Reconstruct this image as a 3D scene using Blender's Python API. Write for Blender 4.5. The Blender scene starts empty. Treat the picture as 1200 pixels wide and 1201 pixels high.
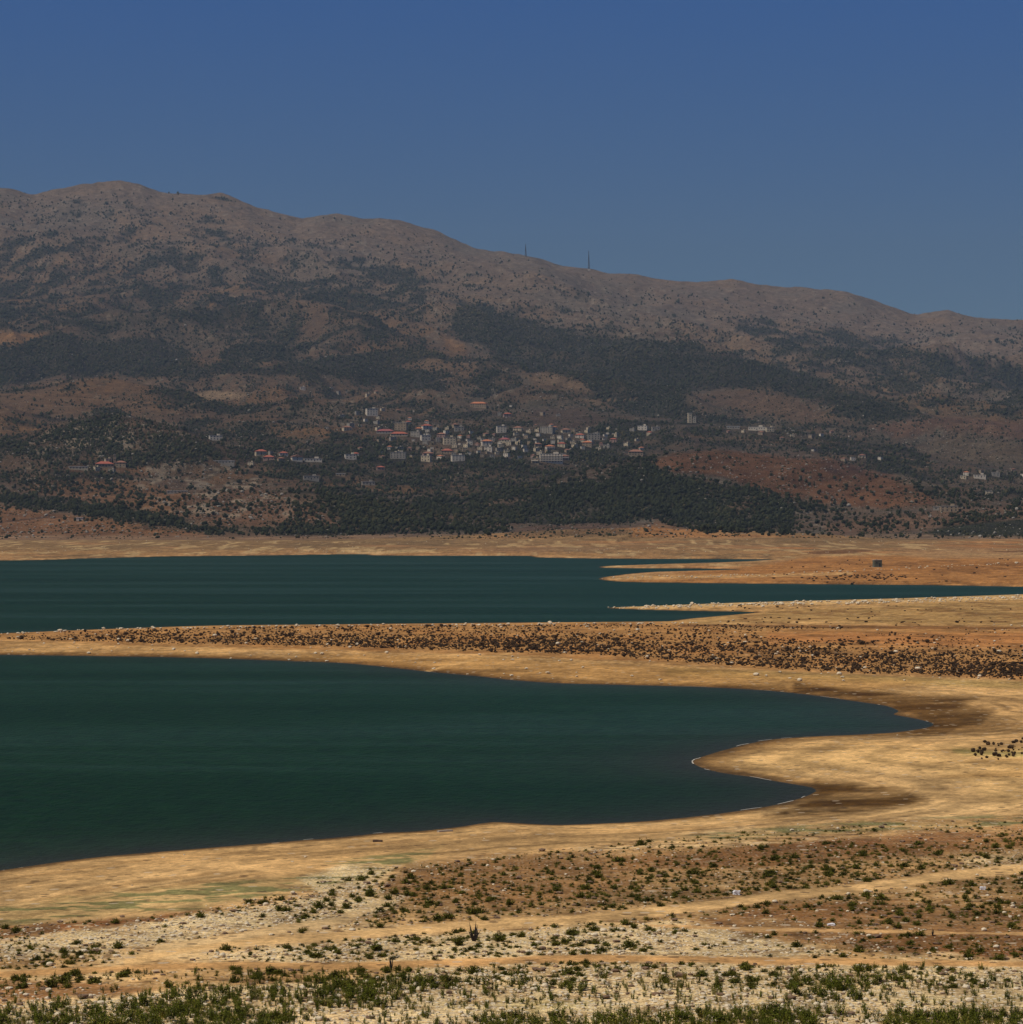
import bpy, bmesh, math, random
import numpy as np
from mathutils import Vector

random.seed(7)
RNG = np.random.default_rng(11)
F = 3400.0           # focal length in photo pixels (photo 1200 wide)
HC = 28.0            # camera height above the lake
CX, CY = 600.0, 600.5
S = bpy.context.scene
COL = S.collection

# ------------------------------------------------------------------ noise
def _h(ix, iy, seed):
    n = (ix.astype(np.int64) * 374761393 + iy.astype(np.int64) * 668265263 + seed * 1442695041) & 0xffffffff
    n = ((n ^ (n >> 13)) * 1274126177) & 0xffffffff
    n = (n ^ (n >> 16)) & 0xffff
    return n.astype(np.float32) / 65535.0

def vnoise(x, y, seed=0):
    ix = np.floor(x); iy = np.floor(y)
    fx = (x - ix).astype(np.float32); fy = (y - iy).astype(np.float32)
    ix = ix.astype(np.int64); iy = iy.astype(np.int64)
    u = fx * fx * fx * (fx * (fx * 6 - 15) + 10); v = fy * fy * fy * (fy * (fy * 6 - 15) + 10)
    a = _h(ix, iy, seed); b = _h(ix + 1, iy, seed); c = _h(ix, iy + 1, seed); d = _h(ix + 1, iy + 1, seed)
    return (a + (b - a) * u + (c - a) * v + (a - b - c + d) * u * v) * 2 - 1

def fbm(x, y, octv=4, seed=0, gain=0.5):
    s = 0.0; a = 1.0; t = 0.0
    for o in range(octv):
        s = s + a * vnoise(x * (2.03 ** o) + 17.3 * o, y * (2.03 ** o) - 9.1 * o, seed + o)
        t += a; a *= gain
    return s / t

def ridged(x, y, octv=4, seed=0):
    s = 0.0; a = 1.0; t = 0.0
    for o in range(octv):
        s = s + a * (1 - 2 * np.abs(vnoise(x * (2.1 ** o) + 5.3 * o, y * (2.1 ** o), seed + o)))
        t += a; a *= 0.5
    return s / t

def ss(a, b, x):
    t = np.clip((x - a) / (b - a), 0, 1)
    return t * t * (3 - 2 * t)

# ------------------------------------------------------------------ polygons
def smooth_poly(pts, n=4, closed=True):
    P = np.array(pts, float); N = len(P); out = []
    rng_ = range(N) if closed else range(N - 1)
    for i in rng_:
        if closed:
            p0, p1, p2, p3 = P[(i - 1) % N], P[i], P[(i + 1) % N], P[(i + 2) % N]
        else:
            p0, p1, p2, p3 = P[max(i - 1, 0)], P[i], P[i + 1], P[min(i + 2, N - 1)]
        for k in range(n):
            t = k / n
            out.append(_cr(p0, p1, p2, p3, t))
    if not closed: out.append(P[-1])
    return np.array(out)

def _cr(p0, p1, p2, p3, t):
    # hermite with limited tangents, so uneven spacing does not overshoot
    d = np.linalg.norm(p2 - p1) + 1e-9
    def tan(a, b, c):
        v = c - a; l = np.linalg.norm(v) + 1e-9
        return v / l * min(l / 2, d, np.linalg.norm(b - a), np.linalg.norm(c - b))
    m1 = tan(p0, p1, p2); m2 = tan(p1, p2, p3)
    h00 = 2 * t**3 - 3 * t**2 + 1; h10 = t**3 - 2 * t**2 + t; h01 = -2 * t**3 + 3 * t**2; h11 = t**3 - t**2
    return h00 * p1 + h10 * m1 + h01 * p2 + h11 * m2

def poly_sd(x, y, poly, chunk=200000):
    """signed distance, positive inside"""
    P = np.asarray(poly, np.float32); Q = np.roll(P, -1, axis=0)
    out = np.empty(x.shape, np.float32).ravel(); X = x.astype(np.float32).ravel(); Y = y.astype(np.float32).ravel()
    for s in range(0, X.size, chunk):
        xx = X[s:s + chunk]; yy = Y[s:s + chunk]
        best = np.full(xx.shape, 1e12, np.float32); ins = np.zeros(xx.shape, bool)
        for (ax, ay), (bx, by) in zip(P, Q):
            ex, ey = bx - ax, by - ay; L = ex * ex + ey * ey + 1e-9
            t = np.clip(((xx - ax) * ex + (yy - ay) * ey) / L, 0, 1)
            dx = xx - ax - t * ex; dy = yy - ay - t * ey
            np.minimum(best, dx * dx + dy * dy, out=best)
            if ay != by:
                c = ((ay > yy) != (by > yy)) & (xx < (bx - ax) * (yy - ay) / (by - ay) + ax)
                ins ^= c
        d = np.sqrt(best)
        out[s:s + chunk] = np.where(ins, d, -d)
    return out.reshape(x.shape)

def line_dist(x, y, pts):
    """distance to a polyline and the interpolation parameter (index + t)"""
    best = np.full(x.shape, 1e12, np.float32); par = np.zeros(x.shape, np.float32)
    for i in range(len(pts) - 1):
        ax, ay = pts[i][:2]; bx, by = pts[i + 1][:2]
        ex, ey = bx - ax, by - ay; L = ex * ex + ey * ey + 1e-9
        t = np.clip(((x - ax) * ex + (y - ay) * ey) / L, 0, 1)
        d = (x - ax - t * ex) ** 2 + (y - ay - t * ey) ** 2
        m = d < best
        best = np.where(m, d, best); par = np.where(m, i + t, par)
    return np.sqrt(best), par

def flat_xy(px, py):
    Y = F * HC / (np.asarray(py, float) - CY)
    return (np.asarray(px, float) - CX) / F * Y, Y

# ------------------------------------------------------------------ shorelines (photo outline laid down on the lake level)
BAY = [(-600, 765), (-300, 766), (0, 768), (150, 770), (250, 772), (330, 775), (400, 777.5), (450, 782), (500, 787.5), (560, 793), (600, 797.5),
       (650, 801), (700, 802.5), (760, 804), (830, 806), (900, 810), (950, 815), (1000, 822), (1040, 828), (1054, 834), (1048, 838), (1075, 843), (1095, 849),
       (1085, 854), (1050, 859), (1000, 862), (950, 864), (900, 868), (860, 877), (832, 885), (812, 893), (825, 901), (850, 907), (880, 911),
       (920, 918), (950, 923), (957, 928), (940, 936), (900, 946), (830, 956), (760, 963), (700, 966), (650, 967.5), (600, 965), (575, 964.5), (545, 969),
       (520, 972), (490, 975), (450, 977), (400, 982), (300, 990), (200, 998), (100, 1007), (0, 1021), (-100, 1036), (-300, 1075), (-600, 1150)]
LAKE = [(-900, 672), (-600, 666), (-300, 661), (0, 657.5), (60, 656.5), (100, 655), (200, 652.6), (300, 651.6), (400, 650.2), (425, 650), (440, 651.6), (520, 651.8),
        (620, 652), (630, 653.8), (700, 655), (800, 655.6), (905, 656), (880, 658.2), (830, 660.2), (760, 662.2), (703, 664.3),
        (704, 666), (760, 666.6), (830, 667), (870, 668), (800, 670), (755, 671.5), (722, 675), (702, 679), (730, 682.4), (800, 683.6),
        (900, 684.6), (1000, 685.6), (1100, 686.4), (1200, 688.2), (1400, 690.2), (1420, 692.2), (1250, 695.4), (1200, 697), (1100, 700.5), (1000, 703.5), (900, 706),
        (850, 707.5), (800, 709.4), (760, 711), (712, 713), (760, 715.2), (820, 716.6), (885, 718), (860, 721), (830, 723.5),
        (800, 726.5), (780, 729), (700, 729.8), (600, 730.6), (450, 732), (350, 733), (250, 734), (150, 737), (60, 740.5), (0, 743), (-300, 751), (-600, 757), (-900, 762)]
def to_world(poly):
    P = smooth_poly(poly, 4)
    x, Y = flat_xy(P[:, 0], P[:, 1])
    return np.stack([x, Y], 1)
BAYW, LAKEW = to_world(BAY), to_world(LAKE)

# ------------------------------------------------------------------ mountain layout
CREST = [(-3000, 330), (-900, 260), (-300, 236), (-60, 222), (0, 217), (20, 221), (38, 228), (60, 223), (100, 213.5), (140, 211), (165, 216), (185, 225), (260, 231), (285, 238), (300, 243), (350, 256),
         (385, 250), (430, 257), (480, 264), (520, 280), (545, 291), (570, 297), (600, 297), (628, 300), (650, 309), (690, 317), (740, 321), (800, 330),
         (860, 331), (925, 344), (960, 344), (995, 344), (1030, 356), (1075, 371), (1110, 365), (1160, 372), (1200, 373), (1300, 388), (1600, 410), (2500, 450), (4000, 480)]
DIST = [2380, 2600, 3000, 3500, 4200, 5000, 6000, 7000, 8000, 9000]
APRON = {-900: [634, 626, 596, 565, 525, 482, 435, 375, 310],
         0:    [634, 629, 598, 562, 524, 478, 432, 372, 300],
         250:  [634, 629, 600, 566, 528, 486, 440, 385, 318],
         550:  [633.5, 627, 602, 570, 524, 488, 448, 398, 345],
         800:  [633.5, 628, 610, 584, 545, 506, 468, 425, 380],
         1050: [633, 628, 614, 596, 566, 528, 492, 450, 405],
         1250: [633, 627, 612, 594, 566, 533, 498, 460, 420],
         2600: [633, 627, 614, 600, 580, 560, 535, 505, 480]}
# ridges and hills in front: points (px, py of the crest, distance), side slope, roundness
FEAT = [
    ([(500, 372, 8300), (620, 386, 7700), (720, 399, 7300), (820, 406, 7000), (920, 431, 6700), (1000, 456, 6500), (1060, 476, 6300), (1110, 492, 6100)], 0.24, 25),
    ([(60, 398, 6600), (150, 415, 6400), (240, 430, 6200)], 0.25, 18),
    ([(390, 414, 6100), (450, 412, 6000), (500, 424, 5900)], 0.25, 15),
    ([(835, 459, 5600), (885, 457, 5500), (950, 476, 5400), (1000, 496, 5300)], 0.22, 12),
    ([(1095, 508, 5300), (1150, 512, 5250), (1230, 528, 5200)], 0.24, 12),
    ([(1000, 372, 9000), (1150, 425, 8300), (1260, 460, 7900)], 0.25, 20),
    ([(70, 447, 4900), (125, 442, 4850), (190, 455, 4800)], 0.26, 12),
    ([(300, 474, 4700), (370, 466, 4650), (420, 474, 4600)], 0.25, 10),
    ([(95, 491, 3750), (130, 484, 3730), (165, 491, 3700)], 0.42, 8),
    ([(-60, 520, 3700), (10, 515, 3650)], 0.25, 10),
    ([(620, 478, 4800), (690, 482, 4700)], 0.16, 10),
    ([(780, 499, 4500), (840, 497, 4450), (905, 503, 4400)], 0.20, 9),
    ([(800, 530, 3300), (850, 528, 3280), (920, 538, 3250), (970, 539, 3230), (1040, 560, 3200)], 0.26, 9),
    ([(250, 575, 2900), (330, 574, 2900)], 0.20, 9),
    ([(625, 622, 2500), (700, 617.5, 2500)], 0.055, 2.5),
    ([(745, 617.5, 2450), (775, 614.5, 2450), (805, 620, 2440)], 0.06, 2.5),
    ([(1110, 619, 2550), (1200, 611, 2580), (1400, 603, 2600)], 0.10, 3),
    ([(1120, 596, 2900), (1250, 590, 2900)], 0.10, 6),
]
_gx = np.arange(-3100, 4100, 2.0); _gy = np.interp(_gx, [c[0] for c in CREST], [c[1] for c in CREST])
_kn = np.exp(-(np.arange(-12, 13) / 3.6) ** 2); _gy = np.convolve(np.pad(_gy, 12, 'edge'), _kn / _kn.sum(), 'valid')
_ax = sorted(APRON); _tab = np.array([APRON[k] for k in _ax])
_cx, _cy = _gx, _gy
_kb = np.exp(-(np.arange(-100, 101) / 45.0) ** 2); _bl = np.convolve(np.pad(_gy, 100, 'edge'), _kb / _kb.sum(), 'valid')

def zof(py, Y): return HC + (CY - py) / F * Y

def far_height(px, x, Y):
    fade = ss(8950, 7600, Y)
    py9 = np.interp(px + 60 * fade * fbm(x / 500 + 3, Y / 500, 3, 21), _cx, _cy)
    py9 = py9 * (1 - fade) + (0.35 * py9 + 0.65 * np.interp(px, _gx[::20], _bl[::20])) * fade
    cols = [np.interp(px, _ax, _tab[:, i]) for i in range(9)] + [py9]
    zs = [zof(c, d) for c, d in zip(cols, DIST)]
    zs = np.stack(zs, 0)
    idx = np.clip(np.searchsorted(DIST, Y.ravel()).reshape(Y.shape) - 1, 0, 8)
    D = np.array(DIST, float)
    t = np.clip((Y - D[idx]) / (D[idx + 1] - D[idx]), 0, 1)
    # catmull-rom style through the table
    def g(i): return np.take_along_axis(zs, np.clip(i, 0, 9)[None], 0)[0]
    p0, p1, p2, p3 = g(idx - 1), g(idx), g(idx + 1), g(idx + 2)
    d1 = (p2 - p0) / (D[np.clip(idx + 1, 0, 9)] - D[np.clip(idx - 1, 0, 9)]); d2 = (p3 - p1) / (D[np.clip(idx + 2, 0, 9)] - D[idx])
    w = D[idx + 1] - D[idx]
    z = (2 * t**3 - 3 * t**2 + 1) * p1 + (t**3 - 2 * t**2 + t) * d1 * w + (-2 * t**3 + 3 * t**2) * p2 + (t**3 - t**2) * d2 * w
    # gullies and spurs running down the slope
    wx = x + 260 * fbm(x / 900, Y / 900, 3, 31); wy = Y + 260 * fbm(x / 900, Y / 900, 3, 41)
    k = ss(3300, 5200, Y) * (1 - 0.86 * ss(7600, 8900, Y))
    z = z + k * (105 * ridged((wx + 0.35 * wy) / 900, (wy - 0.3 * wx) / 1900, 4, 51) + 32 * ridged((wx + 0.5 * wy) / 330, (wy - 0.4 * wx) / 900, 3, 55))
    z = z + ss(2700, 4200, Y) * (1 - 0.6 * ss(7900, 8950, Y)) * 27 * fbm(wx / 260, wy / 330, 4, 61)
    z = z + ss(2500, 3000, Y) * (6.0 + 1.5 * ss(7500, 9000, Y)) * fbm(x / 75, Y / 90, 4, 71)
    for pts, slope, rnd in FEAT:
        W = [((p[0] - CX) / F * p[2], p[2], zof(p[1], p[2])) for p in pts]
        xs = [w_[0] for w_ in W]; ys = [w_[1] for w_ in W]; zm = max(w_[2] for w_ in W)
        R = 250 + 60 / slope + zm * 0.0 + 900
        m = (x > min(xs) - R) & (x < max(xs) + R) & (Y > min(ys) - R) & (Y < max(ys) + R)
        if not m.any(): continue
        d, par = line_dist(x[m], Y[m], W)
        zt = np.interp(par, range(len(W)), [w_[2] for w_ in W])
        rr = rnd / slope
        nz = fbm(x[m] / 120, Y[m] / 120, 4, 81)
        zt = zt - slope * (np.sqrt(d * d + rr * rr) - rr) * (1 + 0.22 * fbm(x[m] / 240, Y[m] / 240, 2, 91)) + rnd * 0.35 * nz * ss(0, rr * 2, d)
        zb = z[m]; kk = max(rnd * 0.5, 1.0)
        hh = np.clip(0.5 + 0.5 * (zt - zb) / kk, 0, 1)
        z[m] = zb * (1 - hh) + zt * hh + kk * hh * (1 - hh)
    z = z - ss(9000, 9900, Y) * 260 - ss(9900, 11000, Y) * 200
    return z

def shore_dist(x, Y):
    d = np.full(x.shape, 400.0, np.float32)
    m = Y < 2450
    db = poly_sd(x[m], Y[m], BAYW); dl = poly_sd(x[m], Y[m], LAKEW)
    d[m] = -np.maximum(db, dl)      # positive on land
    return d

def terrain(x, Y):
    Yp = np.maximum(Y, 130)
    px = CX + F * x / Yp
    d = shore_dist(x, Y)
    land = np.clip(d, 0, None)
    z = 1.05 * (1 - np.exp(-land / 22.0)) + 0.02 * np.minimum(land, 2)
    rough = ss(2, 30, d)
    z = z + rough * (0.34 * fbm(x / 26, Y / 26, 4, 3) + ss(500, 260, Y) * (0.05 * fbm(x / 1.7, Y / 1.7, 3, 9) + 0.07 * ss(-.1, .5, fbm(x / 30, Y / 30, 2, 19)) * np.abs(fbm(x / 1.3, Y / 1.6, 2, 14))))
    z = z + ss(30, 200, d) * 0.5 * fbm(x / 150, Y / 150, 2, 5) * ss(2400, 300, Y)
    z = np.where(d < 0, np.maximum(0.07 * d, -6), z)
    far0 = zof(633.4, 2380.0)
    z = z + np.where(d > 0, ss(1700, 2380, Y) ** 1.3 * (far0 - 1.2) * ss(0, 60, d), 0)
    mfar = Y > 2240
    if mfar.any():
        zf = far_height(px[mfar], x[mfar], np.maximum(Y[mfar], 2240.0))
        w = ss(2300, 2460, Y[mfar])
        zn = z[mfar]
        z[mfar] = np.maximum(zn, zf) * (1 - w) * (zf > zn) + zn * (1 - w) * (zf <= zn) + zf * w
    # the hill the camera stands on
    t = np.clip(1 - Y / 146.0, 0, 3)
    z = z + np.where(Y < 146, 24.5 * np.minimum(t, 1) ** 1.35, 0)
    return z, d

# ------------------------------------------------------------------ terrain grid
pc = np.concatenate([np.arange(-3200, -400, 60), np.arange(-400, -20, 7), np.arange(-20, 1220, 1.55), np.arange(1220, 1600, 7), np.arange(1600, 4401, 60)])
ry = np.concatenate([np.arange(1330, 662, -0.72), np.arange(662, 648, -0.45)])
Yr = F * HC / (ry - CY)
Yr = np.concatenate([np.arange(-80, Yr[0] - 3, 10.0), Yr, np.arange(Yr[-1] + 10, 3000, 8.0), np.arange(3008, 5600, 10.5), np.arange(5600, 9500, 14.0), np.arange(9500, 11200, 100.0)])
NR, NC = len(Yr), len(pc)
U = (pc - CX) / F
YY = np.repeat(Yr[:, None], NC, 1); XX = U[None, :] * np.maximum(YY, 130)
ZZ, DD = terrain(XX, YY)
YY = YY.astype(np.float32); XX = XX.astype(np.float32); ZZ = ZZ.astype(np.float32)
PX = np.repeat(pc[None, :], NR, 0).astype(np.float32)
PY = (CY + F * (HC - ZZ) / np.maximum(YY, 130)).astype(np.float32)
i0 = int(np.searchsorted(Yr, 131))
RM = np.minimum.accumulate(PY[i0:], axis=0)   # horizon line as seen so far

def locate(px, py):
    """first ground point met looking towards the photo position (px, py): arrays -> x, Y, z, valid"""
    px = np.atleast_1d(np.asarray(px, float)); py = np.atleast_1d(np.asarray(py, float))
    ci = np.clip(np.searchsorted(pc, px), 1, NC - 1)
    ci = np.where(np.abs(pc[ci - 1] - px) < np.abs(pc[ci] - px), ci - 1, ci)
    Yo = np.zeros(px.shape); zo = np.zeros(px.shape); ok = np.ones(px.shape, bool)
    for c in np.unique(ci):
        m = ci == c
        col = -RM[:, c]
        r = np.searchsorted(col, -py[m])
        ok[m] = (r > 0) & (r < len(col))
        r = np.clip(r, 1, len(col) - 1)
        a = RM[r - 1, c]; b = RM[r, c]
        t = np.clip((a - py[m]) / np.maximum(a - b, 1e-4), 0, 1)
        Yo[m] = Yr[i0 + r - 1] * (1 - t) + Yr[i0 + r] * t
        zo[m] = ZZ[i0 + r - 1, c] * (1 - t) + ZZ[i0 + r, c] * t
    return (px - CX) / F * Yo, Yo, zo, ok

def pixel_of(x, Y, z): return CX + F * x / Y, CY + F * (HC - z) / Y

# ------------------------------------------------------------------ what grows and lies where (regions outlined in the photo, fixed to the ground)
def region(px, py, poly, feather=6, wx=None, wy=None, amp=0):
    P = np.array(poly, float)
    m = (px > P[:, 0].min() - 3 * feather - amp) & (px < P[:, 0].max() + 3 * feather + amp) & (py > P[:, 1].min() - 3 * feather - amp) & (py < P[:, 1].max() + 3 * feather + amp)
    out = np.zeros(px.shape, np.float32)
    if m.any():
        a = px[m]; b = py[m]
        if wx is not None: a = a + amp * wx[m]; b = b + amp * 0.6 * wy[m]
        out[m] = ss(-feather, feather, poly_sd(a, b, P))
    return out

FOREST = [
    (1.0, 5, [(-300, 405), (0, 405), (40, 400), (62, 393), (100, 397), (130, 400), (182, 412), (240, 424), (330, 431), (345, 423), (400, 414), (450, 412), (480, 421), (470, 430), (455, 432), (520, 443), (527, 458), (455, 462), (440, 450), (400, 443), (330, 437), (250, 437), (180, 443), (100, 438), (50, 444), (0, 456), (-300, 480)]),
    (0.8, 5, [(40, 520), (60, 505), (100, 489), (135, 484), (170, 492), (215, 505), (240, 528), (235, 545), (150, 548), (60, 545)]),
    (0.85, 5, [(200, 505), (240, 490), (300, 500), (350, 520), (400, 540), (440, 552), (400, 575), (350, 560), (300, 545), (235, 530)]),
    (0.9, 7, [(330, 552), (380, 540), (470, 548), (560, 548), (620, 548), (700, 545), (760, 548), (850, 570), (930, 588), (1000, 603), (1060, 600), (1090, 612), (1050, 627), (900, 629), (820, 618), (760, 610), (690, 611), (600, 615), (560, 626), (440, 624), (405, 616), (385, 595), (370, 575)]),
    (0.97, 7, [(545, 355), (610, 372), (700, 392), (820, 404), (920, 430), (1000, 455), (1050, 475), (1065, 490), (1000, 492), (950, 470), (900, 456), (840, 456), (800, 463), (830, 480), (900, 496), (800, 498), (745, 490), (700, 470), (650, 445), (600, 425), (560, 405), (520, 385)]),
    (0.86, 12, [(880, 375), (960, 385), (1060, 398), (1140, 420), (1260, 455), (1300, 490), (1180, 480), (1100, 470), (1020, 445), (930, 415), (870, 395)]),
    (0.92, 4, [(800, 494), (880, 505), (950, 500), (1010, 497), (1070, 525), (1100, 545), (1180, 552), (1250, 560), (1100, 562), (1000, 545), (920, 522), (860, 512), (800, 508)]),
    (0.8, 4, [(640, 500), (700, 490), (790, 500), (800, 520), (760, 528), (720, 520), (660, 512)]),
    (0.75, 6, [(440, 460), (520, 470), (560, 482), (640, 500), (600, 506), (540, 498), (480, 490), (420, 478)]),
    (0.85, 6, [(380, 500), (760, 505), (770, 550), (380, 550)]),
    (0.72, 5, [(160, 455), (260, 470), (330, 485), (420, 500), (400, 510), (300, 495), (200, 480)]),
    (0.7, 4, [(-200, 555), (60, 548), (160, 560), (60, 572), (-200, 580)]),
    (0.95, 2.5, [(-200, 580), (0, 580), (60, 588), (120, 594), (200, 606), (240, 622), (150, 612), (60, 600), (0, 592), (-200, 592)]),
    (0.85, 2, [(240, 618), (300, 619), (400, 619), (430, 624), (300, 629), (240, 628)]),
    (0.0, 2, [(1060, 622), (1100, 616), (1160, 611), (1300, 606), (1300, 628), (1100, 629)]),
    (0.4, 3, [(1050, 585), (1100, 590), (1180, 600), (1300, 592), (1300, 602), (1200, 606), (1120, 606), (1060, 600)]),
    (0.7, 3, [(990, 575), (1080, 570), (1200, 575), (1300, 570), (1300, 584), (1150, 588), (1050, 590)]),
]
BARE = [   # keep trees off: weight, feather, outline
    (0.95, 2, [(229, 461), (250, 458), (292, 462), (280, 468), (240, 469)]),
    (0.9, 4, [(-40, 385), (0, 388), (30, 391), (58, 392), (30, 402), (0, 404), (-40, 404)]),
    (0.85, 4, [(520, 395), (545, 405), (545, 418), (520, 412)]),
    (0.9, 4, [(612, 442), (640, 436), (680, 445), (695, 462), (660, 460), (630, 455)]),
    (0.9, 4, [(625, 482), (680, 478), (710, 490), (690, 502), (640, 500), (610, 492)]),
    (0.8, 5, [(765, 543), (790, 531), (850, 527), (920, 536), (980, 538), (1050, 558), (1100, 590), (1040, 596), (960, 590), (900, 578), (840, 556), (790, 553)]),
    (0.85, 6, [(815, 466), (850, 459), (900, 460), (950, 476), (990, 497), (940, 496), (880, 484)]),
    (0.75, 6, [(1080, 525), (1110, 508), (1160, 514), (1300, 540), (1300, 552), (1180, 545), (1090, 538)]),
    (0.7, 6, [(1020, 500), (1100, 488), (1300, 500), (1300, 530), (1180, 515), (1100, 503), (1060, 515)]),
    (0.93, 5, [(-300, 592), (0, 592), (60, 601), (150, 613), (240, 626), (240, 634), (-300, 634)]),
    (0.35, 6, [(190, 580), (300, 572), (350, 585), (385, 605), (395, 617), (260, 616), (200, 603)]),
    (0.3, 6, [(40, 560), (160, 565), (220, 580), (200, 602), (100, 590), (30, 575)]),
    (0.6, 4, [(0, 468), (50, 460), (150, 452), (120, 474), (0, 490)]),
    (0.65, 8, [(930, 600), (1050, 592), (1130, 600), (1090, 620), (1060, 631), (930, 631)]),
    (1.0, 2, [(585, 629), (620, 617), (700, 614), (770, 612.5), (830, 626), (1100, 631), (1300, 631), (1300, 640), (-300, 640), (-300, 632), (250, 629)]),
]

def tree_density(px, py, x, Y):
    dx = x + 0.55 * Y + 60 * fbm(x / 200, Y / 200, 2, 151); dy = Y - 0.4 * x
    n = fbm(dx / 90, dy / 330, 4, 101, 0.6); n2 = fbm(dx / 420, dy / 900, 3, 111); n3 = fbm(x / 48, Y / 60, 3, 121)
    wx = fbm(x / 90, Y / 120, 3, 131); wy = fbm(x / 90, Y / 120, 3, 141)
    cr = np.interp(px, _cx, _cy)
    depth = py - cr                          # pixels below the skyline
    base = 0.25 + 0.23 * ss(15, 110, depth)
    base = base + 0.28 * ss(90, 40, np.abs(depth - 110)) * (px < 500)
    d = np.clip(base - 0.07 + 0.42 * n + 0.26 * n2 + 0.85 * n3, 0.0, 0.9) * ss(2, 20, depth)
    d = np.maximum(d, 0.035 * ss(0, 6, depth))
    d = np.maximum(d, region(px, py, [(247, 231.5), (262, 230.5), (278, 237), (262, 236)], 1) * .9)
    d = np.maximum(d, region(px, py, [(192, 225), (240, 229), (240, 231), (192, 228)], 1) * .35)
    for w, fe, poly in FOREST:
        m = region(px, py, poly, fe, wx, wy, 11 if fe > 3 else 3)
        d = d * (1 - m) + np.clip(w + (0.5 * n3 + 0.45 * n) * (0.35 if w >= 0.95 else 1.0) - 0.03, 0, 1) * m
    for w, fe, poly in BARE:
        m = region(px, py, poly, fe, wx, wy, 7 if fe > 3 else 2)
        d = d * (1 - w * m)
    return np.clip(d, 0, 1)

# ------------------------------------------------------------------ ground colours (with some light and shade painted in)
def mixc(c, col, m):
    return c * (1 - m[..., None]) + np.array(col, np.float32) * m[..., None]

TRACKS = [([(150, 1128), (220, 1113), (300, 1104), (400, 1098), (480, 1091), (600, 1083), (700, 1076), (800, 1066), (900, 1053), (1000, 1043), (1100, 1029), (1200, 1019), (1400, 1000), (2600, 930)], 5.2, (0.60, 0.42, 0.235)),
          ([(185, 1113), (260, 1102), (330, 1090), (400, 1079), (440, 1060), (470, 1035)], 4.5, (0.68, 0.52, 0.33)),
          ([(-1500, 1240), (-300, 1166), (0, 1143), (120, 1137), (250, 1132), (400, 1133), (560, 1128), (700, 1124), (900, 1127), (1200, 1131), (1400, 1132), (2600, 1140)], 4.0, (0.47, 0.29, 0.145)),
          ([(760, 1085), (850, 1089), (950, 1091), (1100, 1094), (1400, 1098), (2600, 1105)], 1.7, (0.5, 0.33, 0.18)),
          ([(500, 788), (520, 782), (560, 773), (600, 766)], 1.1, (0.47, 0.33, 0.18))]

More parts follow.
